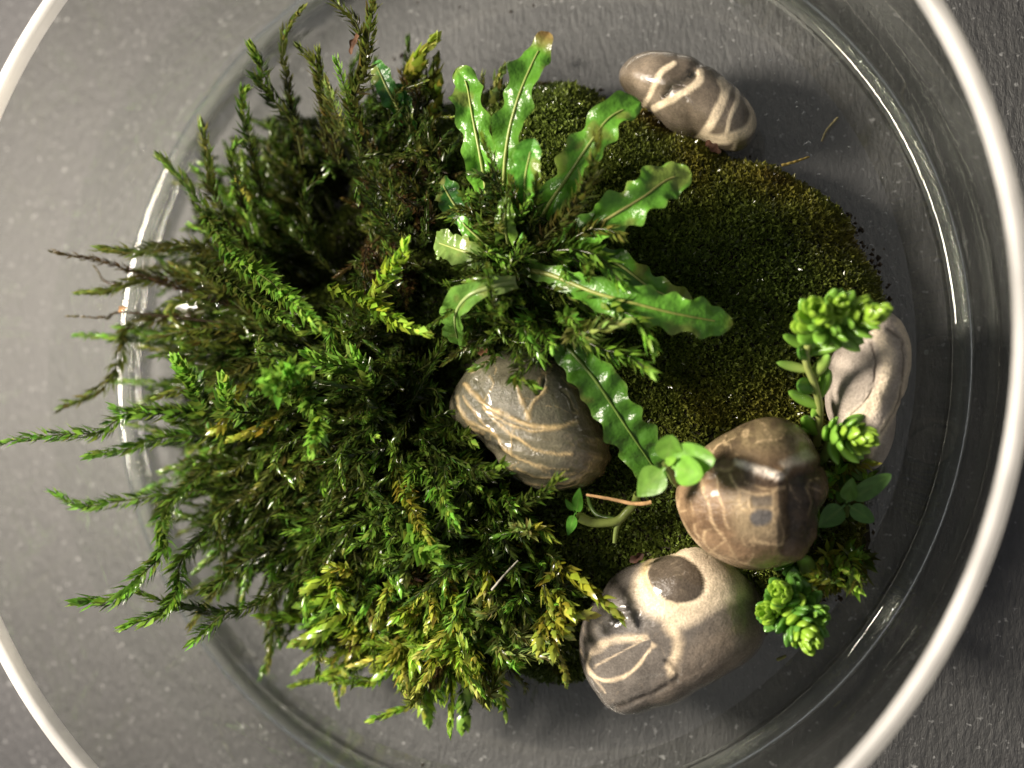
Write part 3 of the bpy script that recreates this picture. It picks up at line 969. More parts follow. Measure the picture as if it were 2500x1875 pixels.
# shoots one can follow singly, base to tip
HERO = [
    ([(930, 420), (865, 271), (889, 169), (901, 84), (913, -10)], .2, .47, 'olive', dict(L=.034)),
    ([(893, 150), (874, 66), (850, 39), (805, -8)], .36, .46, 'olive', dict(L=.024)),
    ([(740, 400), (702, 205), (690, 120), (702, 69), (733, 27)], .2, .36, 'olive', dict(L=.024)),
    ([(740, 330), (645, 211), (639, 169), (618, 122)], .22, .38, 'dark', dict(L=.032)),
    ([(830, 400), (781, 196), (769, 157), (733, 117)], .2, .35, 'olive', dict(L=.028)),
    ([(800, 380), (785, 250), (778, 130)], .2, .33, 'olive', dict(L=.026)),
    ([(880, 380), (841, 211), (822, 152)], .24, .36, 'bright', dict(L=.024)),
    ([(840, 340), (815, 260), (800, 205)], .24, .33, 'pale', dict(L=.028)),
    ([(640, 660), (525, 488), (508, 386), (494, 309)], .22, .33, 'olive', dict(L=.03)),
    ([(700, 740), (541, 557), (488, 496), (447, 439), (395, 386)], .22, .36, 'dark', dict(L=.03)),
    ([(600, 520), (570, 400), (575, 350)], .22, .3, 'dark', dict(L=.026)),
    ([(640, 480), (600, 300), (592, 235), (600, 220)], .2, .34, 'dark', dict(L=.03)),
    ([(600, 760), (346, 671), (252, 639), (134, 616)], .2, .4, 'brown', dict(L=.02, spread=40)),
    ([(680, 670), (488, 606), (407, 602), (333, 614), (246, 608)], .22, .35, 'olive', dict(L=.032)),
    ([(640, 720), (427, 677), (346, 681), (260, 708), (205, 714)], .2, .32, 'olive', dict(L=.03)),
    ([(340, 690), (265, 690), (232, 652)], .26, .28, 'brown', dict(L=.012, spread=25)),
    ([(560, 790), (309, 763), (260, 775), (171, 772)], .2, .3, 'brown', dict(L=.014, spread=25)),
    ([(500, 760), (317, 795), (301, 844), (277, 917), (228, 958), (155, 993)], .2, .27, 'olive', dict(L=.032)),
    ([(500, 520), (570, 624), (651, 681), (712, 734), (785, 800)], .3, .56, 'bright', dict(L=.034)),
    ([(480, 640), (590, 710), (650, 755), (720, 800)], .3, .5, 'dark', dict(L=.03)),
    ([(640, 1020), (366, 999), (285, 1027), (244, 1056), (171, 1060), (81, 1068), (-20, 1084)], .25, .55, 'bright', dict(L=.028)),
    ([(660, 1060), (407, 1068), (309, 1096), (226, 1110)], .24, .42, 'bright', dict(L=.032)),
    ([(600, 1010), (420, 1010), (330, 1010), (290, 1000)], .26, .42, 'bright', dict(L=.032)),
    ([(600, 1180), (305, 1222), (203, 1235), (140, 1208)], .22, .4, 'bright', dict(L=.03)),
    ([(520, 1130), (407, 1241), (399, 1342), (346, 1403), (285, 1460), (197, 1470)], .25, .52, 'bright', dict(L=.036)),
    ([(560, 1240), (447, 1363), (431, 1444), (386, 1501), (311, 1526)], .24, .48, 'bright', dict(L=.034)),
    ([(850, 1330), (671, 1440), (602, 1485), (529, 1493), (407, 1472), (330, 1442)], .2, .42, 'dark', dict(L=.026)),
    ([(560, 1490), (525, 1517), (500, 1540), (474, 1564)], .34, .4, 'bright', dict(L=.03)),
    ([(700, 1330), (600, 1370), (540, 1420), (505, 1440)], .22, .36, 'dark', dict(L=.03)),
    ([(800, 700), (881, 734), (934, 763), (987, 795), (1042, 812)], .33, .47, 'lime', dict(L=.031, W=.44, gap=.0052, flat=.1, curl=.3)),
    ([(900, 740), (914, 722), (942, 673), (975, 635), (990, 598)], .38, .5, 'lime', dict(L=.031, W=.44, gap=.0052, flat=.1, curl=.3)),
    ([(720, 930), (773, 1007), (775, 1050), (763, 1098)], .4, .56, 'bright', dict(L=.034, W=.4)),
    ([(520, 990), (488, 978), (468, 934), (430, 880)], .34, .5, 'bright', dict(L=.034, W=.4)),
    ([(640, 1010), (560, 1000), (552, 960), (545, 930)], .36, .5, 'bright', dict(L=.034, W=.4)),
    ([(700, 960), (680, 950), (670, 935), (660, 925)], .42, .66, 'bright', dict(L=.038, W=.34, flat=.1)),
    ([(760, 960), (745, 930), (700, 915), (740, 900)], .4, .62, 'bright', dict(L=.036, W=.34, flat=.1)),
    ([(900, 960), (860, 900), (800, 890), (755, 868)], .32, .46, 'bright', dict(L=.032, W=.4)),
    ([(920, 980), (890, 900), (870, 880), (860, 860)], .32, .46, 'bright', dict(L=.032, W=.4)),
    ([(1000, 1100), (1060, 1180), (1085, 1230), (1112, 1275)], .26, .4, 'bright', dict(L=.032)),
    ([(1020, 1120), (1110, 1120), (1180, 1150), (1225, 1140)], .26, .4, 'dark', dict(L=.03)),
    ([(1040, 1130), (1090, 1090), (1130, 1065), (1150, 1075)], .26, .38, 'dark', dict(L=.03)),
    ([(1150, 1290), (1288, 1222), (1329, 1202), (1363, 1165)], .24, .4, 'dark', dict(L=.026)),
    ([(980, 1260), (1020, 1310), (1040, 1340), (1060, 1345)], .28, .42, 'bright', dict(L=.04, W=.45)),
    ([(960, 1120), (985, 1200), (1020, 1270), (1045, 1320)], .26, .4, 'gold', dict(L=.028)),
    ([(940, 930), (1030, 900), (1070, 860), (1088, 815)], .24, .34, 'dark', dict(L=.026)),
    ([(930, 1020), (1010, 960), (1060, 950), (1075, 990)], .24, .34, 'deep', dict(L=.026)),
]
for pts, zb, zt, st, kw in HERO:
    add_shoot(tall, px_path(pts, zb, zt), style=st, **kw)

EXCL = [(1130, 720, 95, 160)]                # kept open in front of the pale curled leaf

def fan(parent, n, cx, cy, rx, ry, ox, oy, zl=(0.1, 0.2), ln=(0.2, 0.34), styles=('dark',), wts=None, leanmul=1.0, hole=None, Ls=(.024, .032), rs=RS, part=True, zoff=0.0, **kw):
    """Random shoots rooted in an ellipse of the mound, leaning away from (ox, oy)."""
    VV, TT, CC, off = [], [], [], 0
    o0 = P(ox, oy, 0.15)[:2]
    k = 0
    while k < n:
        a, r = rs.rand() * 6.2832, math.sqrt(rs.rand())
        bx, by = cx + rx * r * math.cos(a), cy + ry * r * math.sin(a)
        if hole and ((bx - hole[0]) / hole[2]) ** 2 + ((by - hole[1]) / hole[3]) ** 2 < 1 and rs.rand() < hole[4]:
            k += 0.2
            continue
        if any(((bx - e[0]) / e[2]) ** 2 + ((by - e[1]) / e[3]) ** 2 < 1 for e in EXCL):
            k += 0.1
            continue
        k += 1
        b2 = P(bx, by, 0.15)[:2]
        hb = max(0.0, float(mound(b2[None])[0][0])) + zoff
        dv = b2 - o0
        dist = np.linalg.norm(dv)
        dv = dv / max(dist, 1e-6)
        an = rs.normal() * 0.45
        dv = np.array([dv[0] * math.cos(an) - dv[1] * math.sin(an), dv[0] * math.sin(an) + dv[1] * math.cos(an)])
        le = min(1.0, dist / 0.34) * leanmul * (0.75 + 0.5 * rs.rand())
        Lh = ln[0] + (ln[1] - ln[0]) * rs.rand()
        rise = Lh * math.sqrt(max(0.08, 1 - min(0.95, le * .92) ** 2)) * (0.75 + .4 * rs.rand())
        rise = min(rise, 0.32)
        hor = Lh * le
        b3 = np.array([b2[0], b2[1], hb - 0.01])
        p1 = b3 + np.array([dv[0] * hor * .25, dv[1] * hor * .25, rise * .5])
        p2 = b3 + np.array([dv[0] * hor * .65, dv[1] * hor * .65, rise * .88]) + rs.normal(size=3) * 0.024
        p3 = b3 + np.array([dv[0] * hor, dv[1] * hor, rise * (1 - 0.3 * rs.rand() * le)]) + rs.normal(size=3) * 0.03
        st = styles[int(rs.choice(len(styles), p=wts))]
        V, T, c = shoot([b3, p1, p2, p3], L=Ls[0] + (Ls[1] - Ls[0]) * rs.rand(), style=st, rs=rs, **kw)
        if part:
            mk('shoot', V, T, MOSS, parent, c)
        else:
            VV.append(V)
            TT.append(T + off)
            CC.append(c)
            off += len(V)
    if not part:
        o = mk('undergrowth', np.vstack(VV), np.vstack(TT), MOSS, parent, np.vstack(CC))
        o['kind'] = 'stuff'

R2 = np.random.RandomState(21)
HOLE = (875, 600, 125, 215, 0.96)
fan(tall, 200, 765, 875, 255, 480, 1010, 800, styles=('dark', 'deep', 'olive', 'bright'), wts=[.36, .32, .14, .18], hole=HOLE, rs=R2, ln=(.14, .27), Ls=(.018, .028))
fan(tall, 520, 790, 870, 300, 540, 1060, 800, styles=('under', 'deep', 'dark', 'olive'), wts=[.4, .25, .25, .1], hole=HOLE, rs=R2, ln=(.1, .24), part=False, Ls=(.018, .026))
fan(tall, 48, 700, 900, 60, 330, 1010, 830, styles=('dark', 'olive', 'bright', 'deep'), wts=[.4, .22, .28, .1], rs=R2, ln=(.24, .34), Ls=(.02, .028), leanmul=1.15)
# thin upright dark moss between the tall clump and the rosette
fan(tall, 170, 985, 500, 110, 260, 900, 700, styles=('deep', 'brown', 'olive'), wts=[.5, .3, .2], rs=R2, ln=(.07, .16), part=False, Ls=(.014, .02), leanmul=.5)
fan(tall, 150, 1090, 1190, 150, 150, 1000, 1000, styles=('dark', 'deep', 'bright'), wts=[.5, .35, .15], rs=R2, ln=(.08, .2), part=False, Ls=(.018, .026), leanmul=.7)

# moss growing through the rosette
mid = thing('feather_moss_tuft', 'glossy olive green moss tuft growing through the strap-leaved rosette', 'moss clump')
for pts, zb, zt, st, kw in [
    ([(1300, 760), (1451, 844), (1532, 868), (1588, 908)], .34, .40, 'bright', dict(L=.032, spread=55)),
    ([(1290, 690), (1451, 734), (1553, 779), (1593, 840)], .36, .42, 'bright', dict(L=.034, spread=55)),
    ([(1300, 620), (1400, 610), (1471, 634), (1518, 695)], .36, .42, 'bright', dict(L=.032, spread=55)),
    ([(1310, 600), (1390, 520), (1435, 447), (1462, 330)], .36, .5, 'olive', dict(L=.03, spread=50)),
    ([(1290, 580), (1300, 520), (1310, 470), (1312, 440)], .36, .46, 'dark', dict(L=.026)),
    ([(1280, 620), (1230, 590), (1190, 560), (1175, 540)], .36, .42, 'dark', dict(L=.024)),
    ([(1270, 660), (1220, 650), (1180, 630), (1160, 625)], .36, .42, 'deep', dict(L=.024)),
    ([(1280, 700), (1230, 720), (1200, 730), (1190, 735)], .34, .42, 'dark', dict(L=.024)),
    ([(1290, 740), (1270, 820), (1262, 860), (1268, 885)], .34, .40, 'dark', dict(L=.024)),
    ([(1300, 740), (1320, 800), (1340, 830), (1348, 850)], .34, .42, 'bright', dict(L=.026)),
    ([(1290, 560), (1260, 500), (1250, 460), (1248, 440)], .36, .44, 'olive', dict(L=.022)),
    ([(1320, 640), (1420, 570), (1480, 560), (1510, 575)], .34, .4, 'olive', dict(L=.03)),
]:
    add_shoot(mid, px_path(pts, zb, zt), style=st, **kw)
R3 = np.random.RandomState(33)
fan(mid, 34, 1295, 680, 42, 150, 1215, 690, styles=('dark', 'olive', 'deep', 'bright'), wts=[.44, .14, .12, .3], rs=R3, ln=(.09, .17), leanmul=.8, Ls=(.016, .024), zoff=.12)
fan(mid, 60, 1295, 690, 50, 160, 1215, 690, styles=('dark', 'olive', 'deep'), wts=[.6, .15, .25], rs=R3, ln=(.07, .14), leanmul=.8, Ls=(.018, .024), zoff=.1, part=False)
fan(mid, 9, 1420, 760, 70, 90, 1290, 680, styles=('bright', 'dark', 'pale'), wts=[.45, .4, .15], rs=R3, ln=(.1, .2), Ls=(.024, .03), zoff=.08)

# yellow-green branching moss along the near edge
yel = thing('yellow_moss_clump', 'yellow green branching moss hanging out over the dish floor beside the eyed pebble', 'moss clump')
YH = [
    ([(980, 1560), (1010, 1640), (1035, 1700), (1046, 1758)], .14, .1, 'lime', .042, .5), ([(1150, 1560), (1148, 1640), (1138, 1700), (1130, 1772)], .14, .1, 'bright', .044, .5),
    ([(1190, 1580), (1210, 1650), (1225, 1700), (1235, 1752)], .14, .09, 'lime', .026, .4), ([(1000, 1530), (970, 1600), (940, 1640), (908, 1662)], .16, .14, 'lime', .034, .5),
    ([(1000, 1560), (990, 1640), (1000, 1690), (1022, 1712)], .16, .16, 'yellow', .036, .5), ([(900, 1450), (870, 1540), (860, 1600), (843, 1637)], .16, .13, 'yellow', .036, .5),
    ([(900, 1440), (830, 1500), (780, 1545), (726, 1568)], .2, .2, 'lime', .042, .5), ([(880, 1420), (810, 1450), (770, 1470), (735, 1478)], .2, .22, 'lime', .04, .5),
    ([(850, 1380), (800, 1410), (770, 1425), (745, 1440)], .22, .26, 'lime', .036, .5), ([(840, 1480), (800, 1530), (770, 1560), (745, 1575)], .16, .14, 'bright', .04, .5),
    ([(1200, 1570), (1250, 1640), (1280, 1670), (1282, 1688)], .13, .1, 'olive', .022, .35), ([(1180, 1600), (1180, 1660), (1190, 1700), (1215, 1725)], .12, .1, 'bright', .024, .4),
    ([(1330, 1350), (1390, 1400), (1440, 1440), (1510, 1503)], .24, .28, 'gold', .034, .5), ([(1370, 1390), (1330, 1420), (1335, 1460), (1350, 1500)], .27, .28, 'yellow', .026, .45),
    ([(1350, 1440), (1380, 1480), (1400, 1500), (1437, 1502)], .27, .29, 'yellow', .034, .5), ([(1360, 1480), (1370, 1520), (1385, 1530), (1395, 1525)], .27, .29, 'yellow', .03, .5),
    ([(1350, 1480), (1325, 1530), (1315, 1570), (1322, 1602)], .26, .25, 'yellow', .032, .5), ([(1340, 1490), (1350, 1540), (1370, 1550), (1386, 1552)], .26, .26, 'yellow', .03, .5),
    ([(1350, 1540), (1350, 1580), (1345, 1600), (1345, 1608)], .25, .24, 'yellow', .028, .5), ([(1350, 1570), (1365, 1600), (1375, 1630), (1382, 1670)], .22, .14, 'yellow', .024, .45),
    ([(1080, 1380), (1100, 1440), (1115, 1470), (1118, 1508)], .24, .3, 'gold', .034, .5), ([(1180, 1330), (1190, 1400), (1185, 1440), (1165, 1462)], .24, .3, 'gold', .032, .4),
    ([(1160, 1360), (1185, 1400), (1195, 1440), (1200, 1468)], .24, .28, 'gold', .03, .4), ([(1040, 1430), (1060, 1480), (1055, 1510), (1045, 1530)], .24, .28, 'yellow', .03, .5),
    ([(800, 1400), (820, 1450), (830, 1470), (845, 1480)], .24, .3, 'lime', .03, .5), ([(860, 1400), (840, 1390), (810, 1385), (795, 1390)], .24, .3, 'yellow', .026, .5),
    ([(1250, 1340), (1290, 1300), (1320, 1290), (1345, 1310)], .22, .3, 'gold', .03, .4), ([(1250, 1450), (1220, 1480), (1190, 1500), (1152, 1490)], .24, .3, 'pale', .024, .4),
    ([(640, 940), (590, 950), (540, 1040), (500, 1060)], .26, .3, 'gold', .03, .5), ([(700, 1000), (650, 1040), (600, 1060), (560, 1075)], .26, .3, 'gold', .028, .5),
]
for pts, zb, zt, st, L, W in YH:
    add_shoot(yel, px_path(pts, zb, zt, 0.03), style=st, L=L * .85, W=W * .95, flat=.2, spread=40, gap=.0040, stem=.003)
R4 = np.random.RandomState(44)
fan(yel, 95, 1010, 1515, 235, 85, 1080, 1330, styles=('lime', 'bright', 'yellow', 'olive'), wts=[.38, .24, .26, .12], rs=R4, ln=(.1, .2), Ls=(.022, .03), W=.34, spread=42)
fan(yel, 110, 1040, 1450, 260, 130, 1080, 1300, styles=('dark', 'bright', 'olive', 'pale', 'brown'), wts=[.3, .2, .25, .15, .1], rs=R4, ln=(.06, .14), Ls=(.018, .028), W=.4, part=False)
fan(yel, 60, 1260, 1370, 90, 160, 1200, 1200, styles=('dark', 'bright', 'pale'), wts=[.45, .4, .15], rs=R4, ln=(.08, .18), Ls=(.02, .026), part=False, leanmul=.7)
fan(yel, 16, 1010, 1560, 160, 50, 1050, 1400, styles=('pale', 'brown', 'yellow'), wts=[.4, .3, .3], rs=R4, ln=(.06, .12), Ls=(.02, .03), W=.5, spread=40)

# pale yellow moss behind the rosette
back = thing('yellow_moss_sprig', 'pale yellow moss sprigs at the far edge behind the rosette', 'moss clump')
for pts, zb, zt, st, L, W in [([(985, 290), (1000, 200), (1020, 150), (1050, 112)], .14, .2, 'yellow', .04, .55), ([(1000, 300), (1040, 230), (1055, 190), (1062, 160)], .14, .16, 'olive', .04, .55),
                              ([(990, 300), (1005, 210), (1020, 185), (1030, 170)], .14, .17, 'yellow', .03, .5), ([(1190, 300), (1205, 240), (1215, 200), (1225, 178)], .12, .14, 'pale', .03, .6),
                              ([(1165, 280), (1175, 220), (1178, 190)], .12, .14, 'pale', .024, .5), ([(1030, 320), (1060, 260), (1068, 215)], .14, .15, 'gold', .036, .55)]:
    add_shoot(back, px_path(pts, zb, zt), style=st, L=L, W=W, spread=24, gap=.0055, stem=.003)

# star-tipped moss between the marbled stone and the glass
star = thing('star_moss_tuft', 'small yellow green star-shaped moss tuft between the marbled pebble and glass', 'moss clump')
R5 = np.random.RandomState(55)
for (x, y, st) in [(2040, 1165, 'lime'), (2075, 1150, 'bright'), (2010, 1180, 'lime'), (2050, 1320, 'lime'), (2070, 1365, 'bright'), (2030, 1340, 'gold'), (2015, 1380, 'lime'), (2060, 1420, 'gold'), (2095, 1395, 'olive'), (2000, 1300, 'bright'),
                   (2020, 1130, 'gold'), (2085, 1290, 'olive'), (2045, 1380, 'lime'), (1990, 1400, 'lime'), (2110, 1330, 'olive'), (2100, 1180, 'bright')]:
    b = P(x, y, 0.08)
    q = b + np.array([R5.normal() * .03, R5.normal() * .03, 0.07 + .05 * R5.rand()])
    add_shoot(star, [b - np.array([0, 0, .06]), (b + q) / 2, q], style=st, L=.034, W=.24, spread=62, gap=.006, bud=1.2, rs=R5)

# ------------------------------------------------------------------ strap-leaved rosette
ros = thing('rosette_plant', 'strap-leaved rosette plant with wavy toothed bright green leaves in the dish\'s centre', 'plant')

def strap(pts, zb, zt, hw, hump=0.0, wav=0.35, teeth=7, col=(0.10, 0.275, 0.026), base=(0.16, 0.27, 0.05), tip=None, fold=0.25, seed=0, twist=0.0, rib=(0.36, 0.42, 0.13), curl=0.0, ribw=0.0046):
    r = np.random.RandomState(100 + seed)
    path = np.array(px_path(pts, zb, zt, hump))
    nu, nv = 90, 17
    p, length = spline(path, nu)
    t, n, b = frames(p)
    u = np.linspace(0, 1, nu)
    if twist or curl:
        an = twist * u + curl
        n, b = np.cos(an)[:, None] * n + np.sin(an)[:, None] * b, -np.sin(an)[:, None] * n + np.cos(an)[:, None] * b
    W = hw / 1740.0
    prof = np.minimum(1, 0.42 + 1.1 * u) * np.sqrt(np.clip(1 - np.clip((u - 0.80) / 0.2, 0, 1) ** 2.4, 0.0, 1))
    prof = np.maximum(prof, 0.02)
    v = np.linspace(-1, 1, nv)
    ph1, ph2 = r.rand() * 6, r.rand() * 6
    V = np.empty((nu, nv, 3))
    for j, x in enumerate(v):
        ph = ph1 if x < 0 else ph2
        edge = 1 + 0.2 * np.abs(np.sin(u * math.pi * teeth * 1.3 + ph)) ** 3 * abs(x) ** 3 + 0.09 * np.sin(u * 37 + ph * 2 + 2 * np.sin(u * 9)) * abs(x) ** 3
        off = x * W * prof * edge
        z = W * (fold * abs(x) * prof * 1.0 + 0.10 * abs(x) ** 2 * np.sin(u * 61 + ph * 3 + 3 * np.sin(u * 7)) * prof + 1.2 * wav * abs(x) ** 2.2 * np.sin(u * math.pi * teeth * 1.15 + ph) * np.minimum(1, u * 2.5 + .1) * prof
                 + (0.05 + 0.05 * math.sin(seed * 1.7)) * np.abs(np.sin(abs(x) * 3.0)) * np.sin(u * math.pi * teeth * (2.2 + .6 * math.sin(seed)) + ph + abs(x) * 1.5))
        V[:, j] = p + b * off[:, None] + n * z[:, None]
    U = np.repeat(u, nv)
    X = np.tile(np.abs(v), nu)
    c = np.tile(np.array(col), (nu * nv, 1))
    c = c * (1 + 0.25 * np.sin(U * 30 + X * 5 + ph1)[:, None] * 0.4)
    kb = np.clip(1 - U / 0.3, 0, 1)[:, None] ** 1.3
    c = c * (1 - kb) + np.array(base) * kb
    vein_ = (np.exp(-((np.mod(U * teeth * 1.5 + X * 0.55, 1) - .5) / 0.09) ** 2) * (X > .08) * (X < .85))[:, None] * 0.28
    c = c * (1 - vein_) + np.array([0.10, 0.24, 0.04]) * vein_
    ed = np.clip((X - 0.86) / 0.14, 0, 1)[:, None] * 0.35
    c = c * (1 - ed) + np.array([0.17, 0.27, 0.05]) * ed
    if tip is not None:
        kt = np.clip((U - tip[0]) / 0.08, 0, 1)[:, None]
        c = c * (1 - kt) + np.array(tip[1]) * kt
    bl_ = np.clip(wob(V.reshape(-1, 3), 60, 500 + seed, 3) * 3.2 - 1.95, 0, 1)[:, None] * 0.5
    c = c * (1 - bl_) + np.array([0.20, 0.17, 0.05]) * bl_
    c = c * (1 + 0.28 * wob(V.reshape(-1, 3), 22, 520 + seed, 2)[:, None])
    lf = mk('leaf', V.reshape(-1, 3), grid_faces(nu, nv), LEAF, ros, np.clip(c, .004, 1))
    k = int(nu * 0.92)
    rp = V[2:k, nv // 2] + n[2:k] * 0.0018
    rv, rf = tube(rp, ribw * (1.05 - 0.85 * u[2:k]), 7)
    mk('midrib', rv, rf, SOFT, lf, np.tile(np.array(rib), (len(rv), 1)))
    return lf

strap([(1225, 640), (1199, 529), (1174, 387), (1154, 285), (1138, 203), (1112, 168)], .24, .36, 48, hump=.06, seed=1, teeth=6, tip=(.95, (.22, .24, .06)))
strap([(1240, 620), (1231, 460), (1239, 346), (1264, 244), (1300, 155), (1340, 78)], .26, .40, 46, hump=.06, seed=2, teeth=8, wav=.45, tip=(.90, (.16, .09, .03)))
strap([(1260, 620), (1280, 508), (1284, 427), (1304, 338)], .28, .46, 46, hump=.03, seed=3, teeth=3, col=(0.06, 0.20, 0.02), fold=.5, wav=.2)
strap([(1290, 620), (1329, 521), (1390, 427), (1443, 346), (1492, 285), (1565, 250)], .26, .36, 50, hump=.07, seed=4, teeth=6, wav=.4)
strap([(1310, 640), (1447, 557), (1512, 517), (1573, 480), (1630, 439), (1688, 424)], .32, .34, 56, hump=.05, seed=5, teeth=7, wav=.3, fold=.12, rib=(.42, .42, .14))
strap([(1290, 660), (1349, 673), (1451, 714), (1553, 742), (1654, 767), (1790, 792)], .36, .32, 50, hump=.06, seed=6, teeth=7, wav=.3, fold=.15, tip=(.95, (.2, .12, .03)), rib=(.36, .40, .10))
strap([(1300, 640), (1420, 620), (1508, 645), (1593, 706), (1690, 742)], .26, .24, 40, hump=.05, seed=7, teeth=6, wav=.4, col=(.07, .20, .018))
strap([(1290, 720), (1370, 828), (1451, 925), (1532, 1047), (1575, 1110), (1622, 1180)], .28, .25, 62, hump=.07, seed=8, teeth=8, wav=.25, fold=.15, col=(.07, .20, .018), rib=(.16, .25, .05))
strap([(1260, 690), (1207, 700), (1146, 722), (1113, 771), (1120, 840)], .42, .32, 44, hump=.08, seed=9, teeth=3, wav=.15, col=(.12, .26, .04), base=(.3, .36, .13), rib=(.3, .38, .14), fold=.5)
strap([(1250, 660), (1180, 630), (1120, 610), (1062, 590)], .36, .36, 42, hump=.04, seed=10, teeth=3, wav=.25, col=(.17, .27, .06), base=(.22, .32, .08), fold=.3)
strap([(1230, 630), (1160, 560), (1110, 500), (1075, 440)], .22, .24, 40, hump=.04, seed=11, teeth=4, col=(.02, .085, .012))
strap([(1255, 650), (1240, 590), (1232, 540), (1240, 480)], .32, .42, 30, hump=.03, seed=12, teeth=3, wav=.5, col=(.16, .30, .04), base=(.2, .32, .06))
strap([(1240, 700), (1205, 740), (1190, 780), (1215, 815)], .22, .2, 36, hump=.03, seed=13, teeth=4, col=(.02, .09, .012))
strap([(1240, 640), (1180, 590), (1140, 555), (1120, 530)], .3, .4, 22, hump=.03, seed=14, teeth=3, wav=.4, col=(.10, .27, .03))
strap([(1000, 330), (975, 270), (945, 215), (915, 150)], .18, .28, 34, hump=.04, seed=15, teeth=3, col=(.03, .13, .02), wav=.2)
strap([(1020, 360), (1000, 300), (985, 255), (965, 205)], .16, .26, 30, hump=.03, seed=16, teeth=3, col=(.03, .14, .02), wav=.2)

# ------------------------------------------------------------------ succulent sprigs
def blob_mesh(name, col, tipcol, nu=12, nv=10, fat=1.0, flat=0.5):
    """A fat succulent leaf, root at the origin, pointing along +Z, length 1."""
    u = np.linspace(0, 1, nu)
    r = 0.21 * fat * np.clip(np.sin(np.pi * (0.1 + 0.9 * u ** 0.85)), 0, 1) ** 0.55
    r[0] = 0.10
    r[-1] = 0.004
    a = np.linspace(0, 2 * np.pi, nv, endpoint=False)
    V = np.stack([r[:, None] * np.cos(a)[None], flat * r[:, None] * np.sin(a)[None] - (0.10 * np.sin(np.pi * u))[:, None], np.repeat(u[:, None], nv, 1)], -1).reshape(-1, 3)
    k = np.repeat(u, nv)[:, None] ** 1.5
    c = np.array(col) * (1 - k) + np.array(tipcol) * k
    o = mk(name, V, grid_faces(nu, nv, True), SEDUM, None, c, link=False)
    me = o.data
    bpy.data.objects.remove(o)
    return me

SED = {'mid': blob_mesh('sedum_leaf_mid', (.20, .38, .05), (.22, .44, .06), fat=.8, flat=.85), 'pale': blob_mesh('sedum_leaf_pale', (.32, .42, .10), (.22, .42, .07), fat=.75, flat=.85), 'scale': blob_mesh('sedum_leaf_scale', (.17, .35, .04), (.22, .44, .06), fat=1.1, flat=.45),
       'lime': blob_mesh('sedum_leaf_lime', (.22, .40, .03), (.34, .54, .06), fat=1.2), 'dark': blob_mesh('sedum_leaf_dark', (.085, .22, .025), (.12, .29, .045), fat=1.1)}

def put_leaf(parent, base, d, length, kind, up=(0, 0, 1), fat=1.0):
    d = nrm(np.asarray(d, float))
    x = np.cross(np.asarray(up, float), d)
    if np.linalg.norm(x) < 1e-3:
        x = np.cross((1, 0, 0), d)
    x = nrm(x)
    y = np.cross(d, x)
    o = bpy.data.objects.new('leaf', SED[kind])
    C.objects.link(o)
    o.parent = parent
    m = Matrix.Identity(4)
    for i in range(3):
        m[i][0], m[i][1], m[i][2], m[i][3] = x[i] * length * fat, y[i] * length * fat, d[i] * length, base[i]
    o.matrix_basis = m

def head(parent, p0, p1, n, l0, l1, r0=0.012, rs=RS, kinds=('scale', 'lime')):
    """A dense spiral of fat leaves along p0-p1, closing into a bud at p1."""
    p0, p1 = np.asarray(p0, float), np.asarray(p1, float)
    ax = nrm(p1 - p0)
    t, nn, bb = frames(np.array([p0, (p0 + p1) / 2, p1]))
    for i in range(n):
        u = i / (n - 1)
        a = i * 2.399 + 0.28 * rs.normal()
        rad = math.cos(a) * nn[1] + math.sin(a) * bb[1]
        tilt = math.radians(66 - 54 * u ** 1.3 + 7 * rs.normal())
        d = math.cos(tilt) * ax + math.sin(tilt) * rad
        base = p0 + (p1 - p0) * u + rad * 0.004
        put_leaf(parent, base, d, (l0 + (l1 - l0) * u) * (0.65 + 0.6 * rs.rand()), kinds[1] if u + 0.12 * rs.normal() > 0.5 else kinds[0], up=ax, fat=1.35)

def stem_of(parent, pts, r0, r1, col):
    p, _ = spline(np.array(pts), 26)
    v, f = tube(p, np.linspace(r0, r1, 26), 9)
    mk('stem', v, f, SEDUM, parent, np.tile(np.array(col), (len(v), 1)))

def leaves_px(parent, items):
    for bx, by, bz, tx, ty, tz, kind, fat in items:
        b, t = P(bx, by, bz), P(tx, ty, tz)
        put_leaf(parent, b, t - b, np.linalg.norm(t - b), kind, fat=fat)

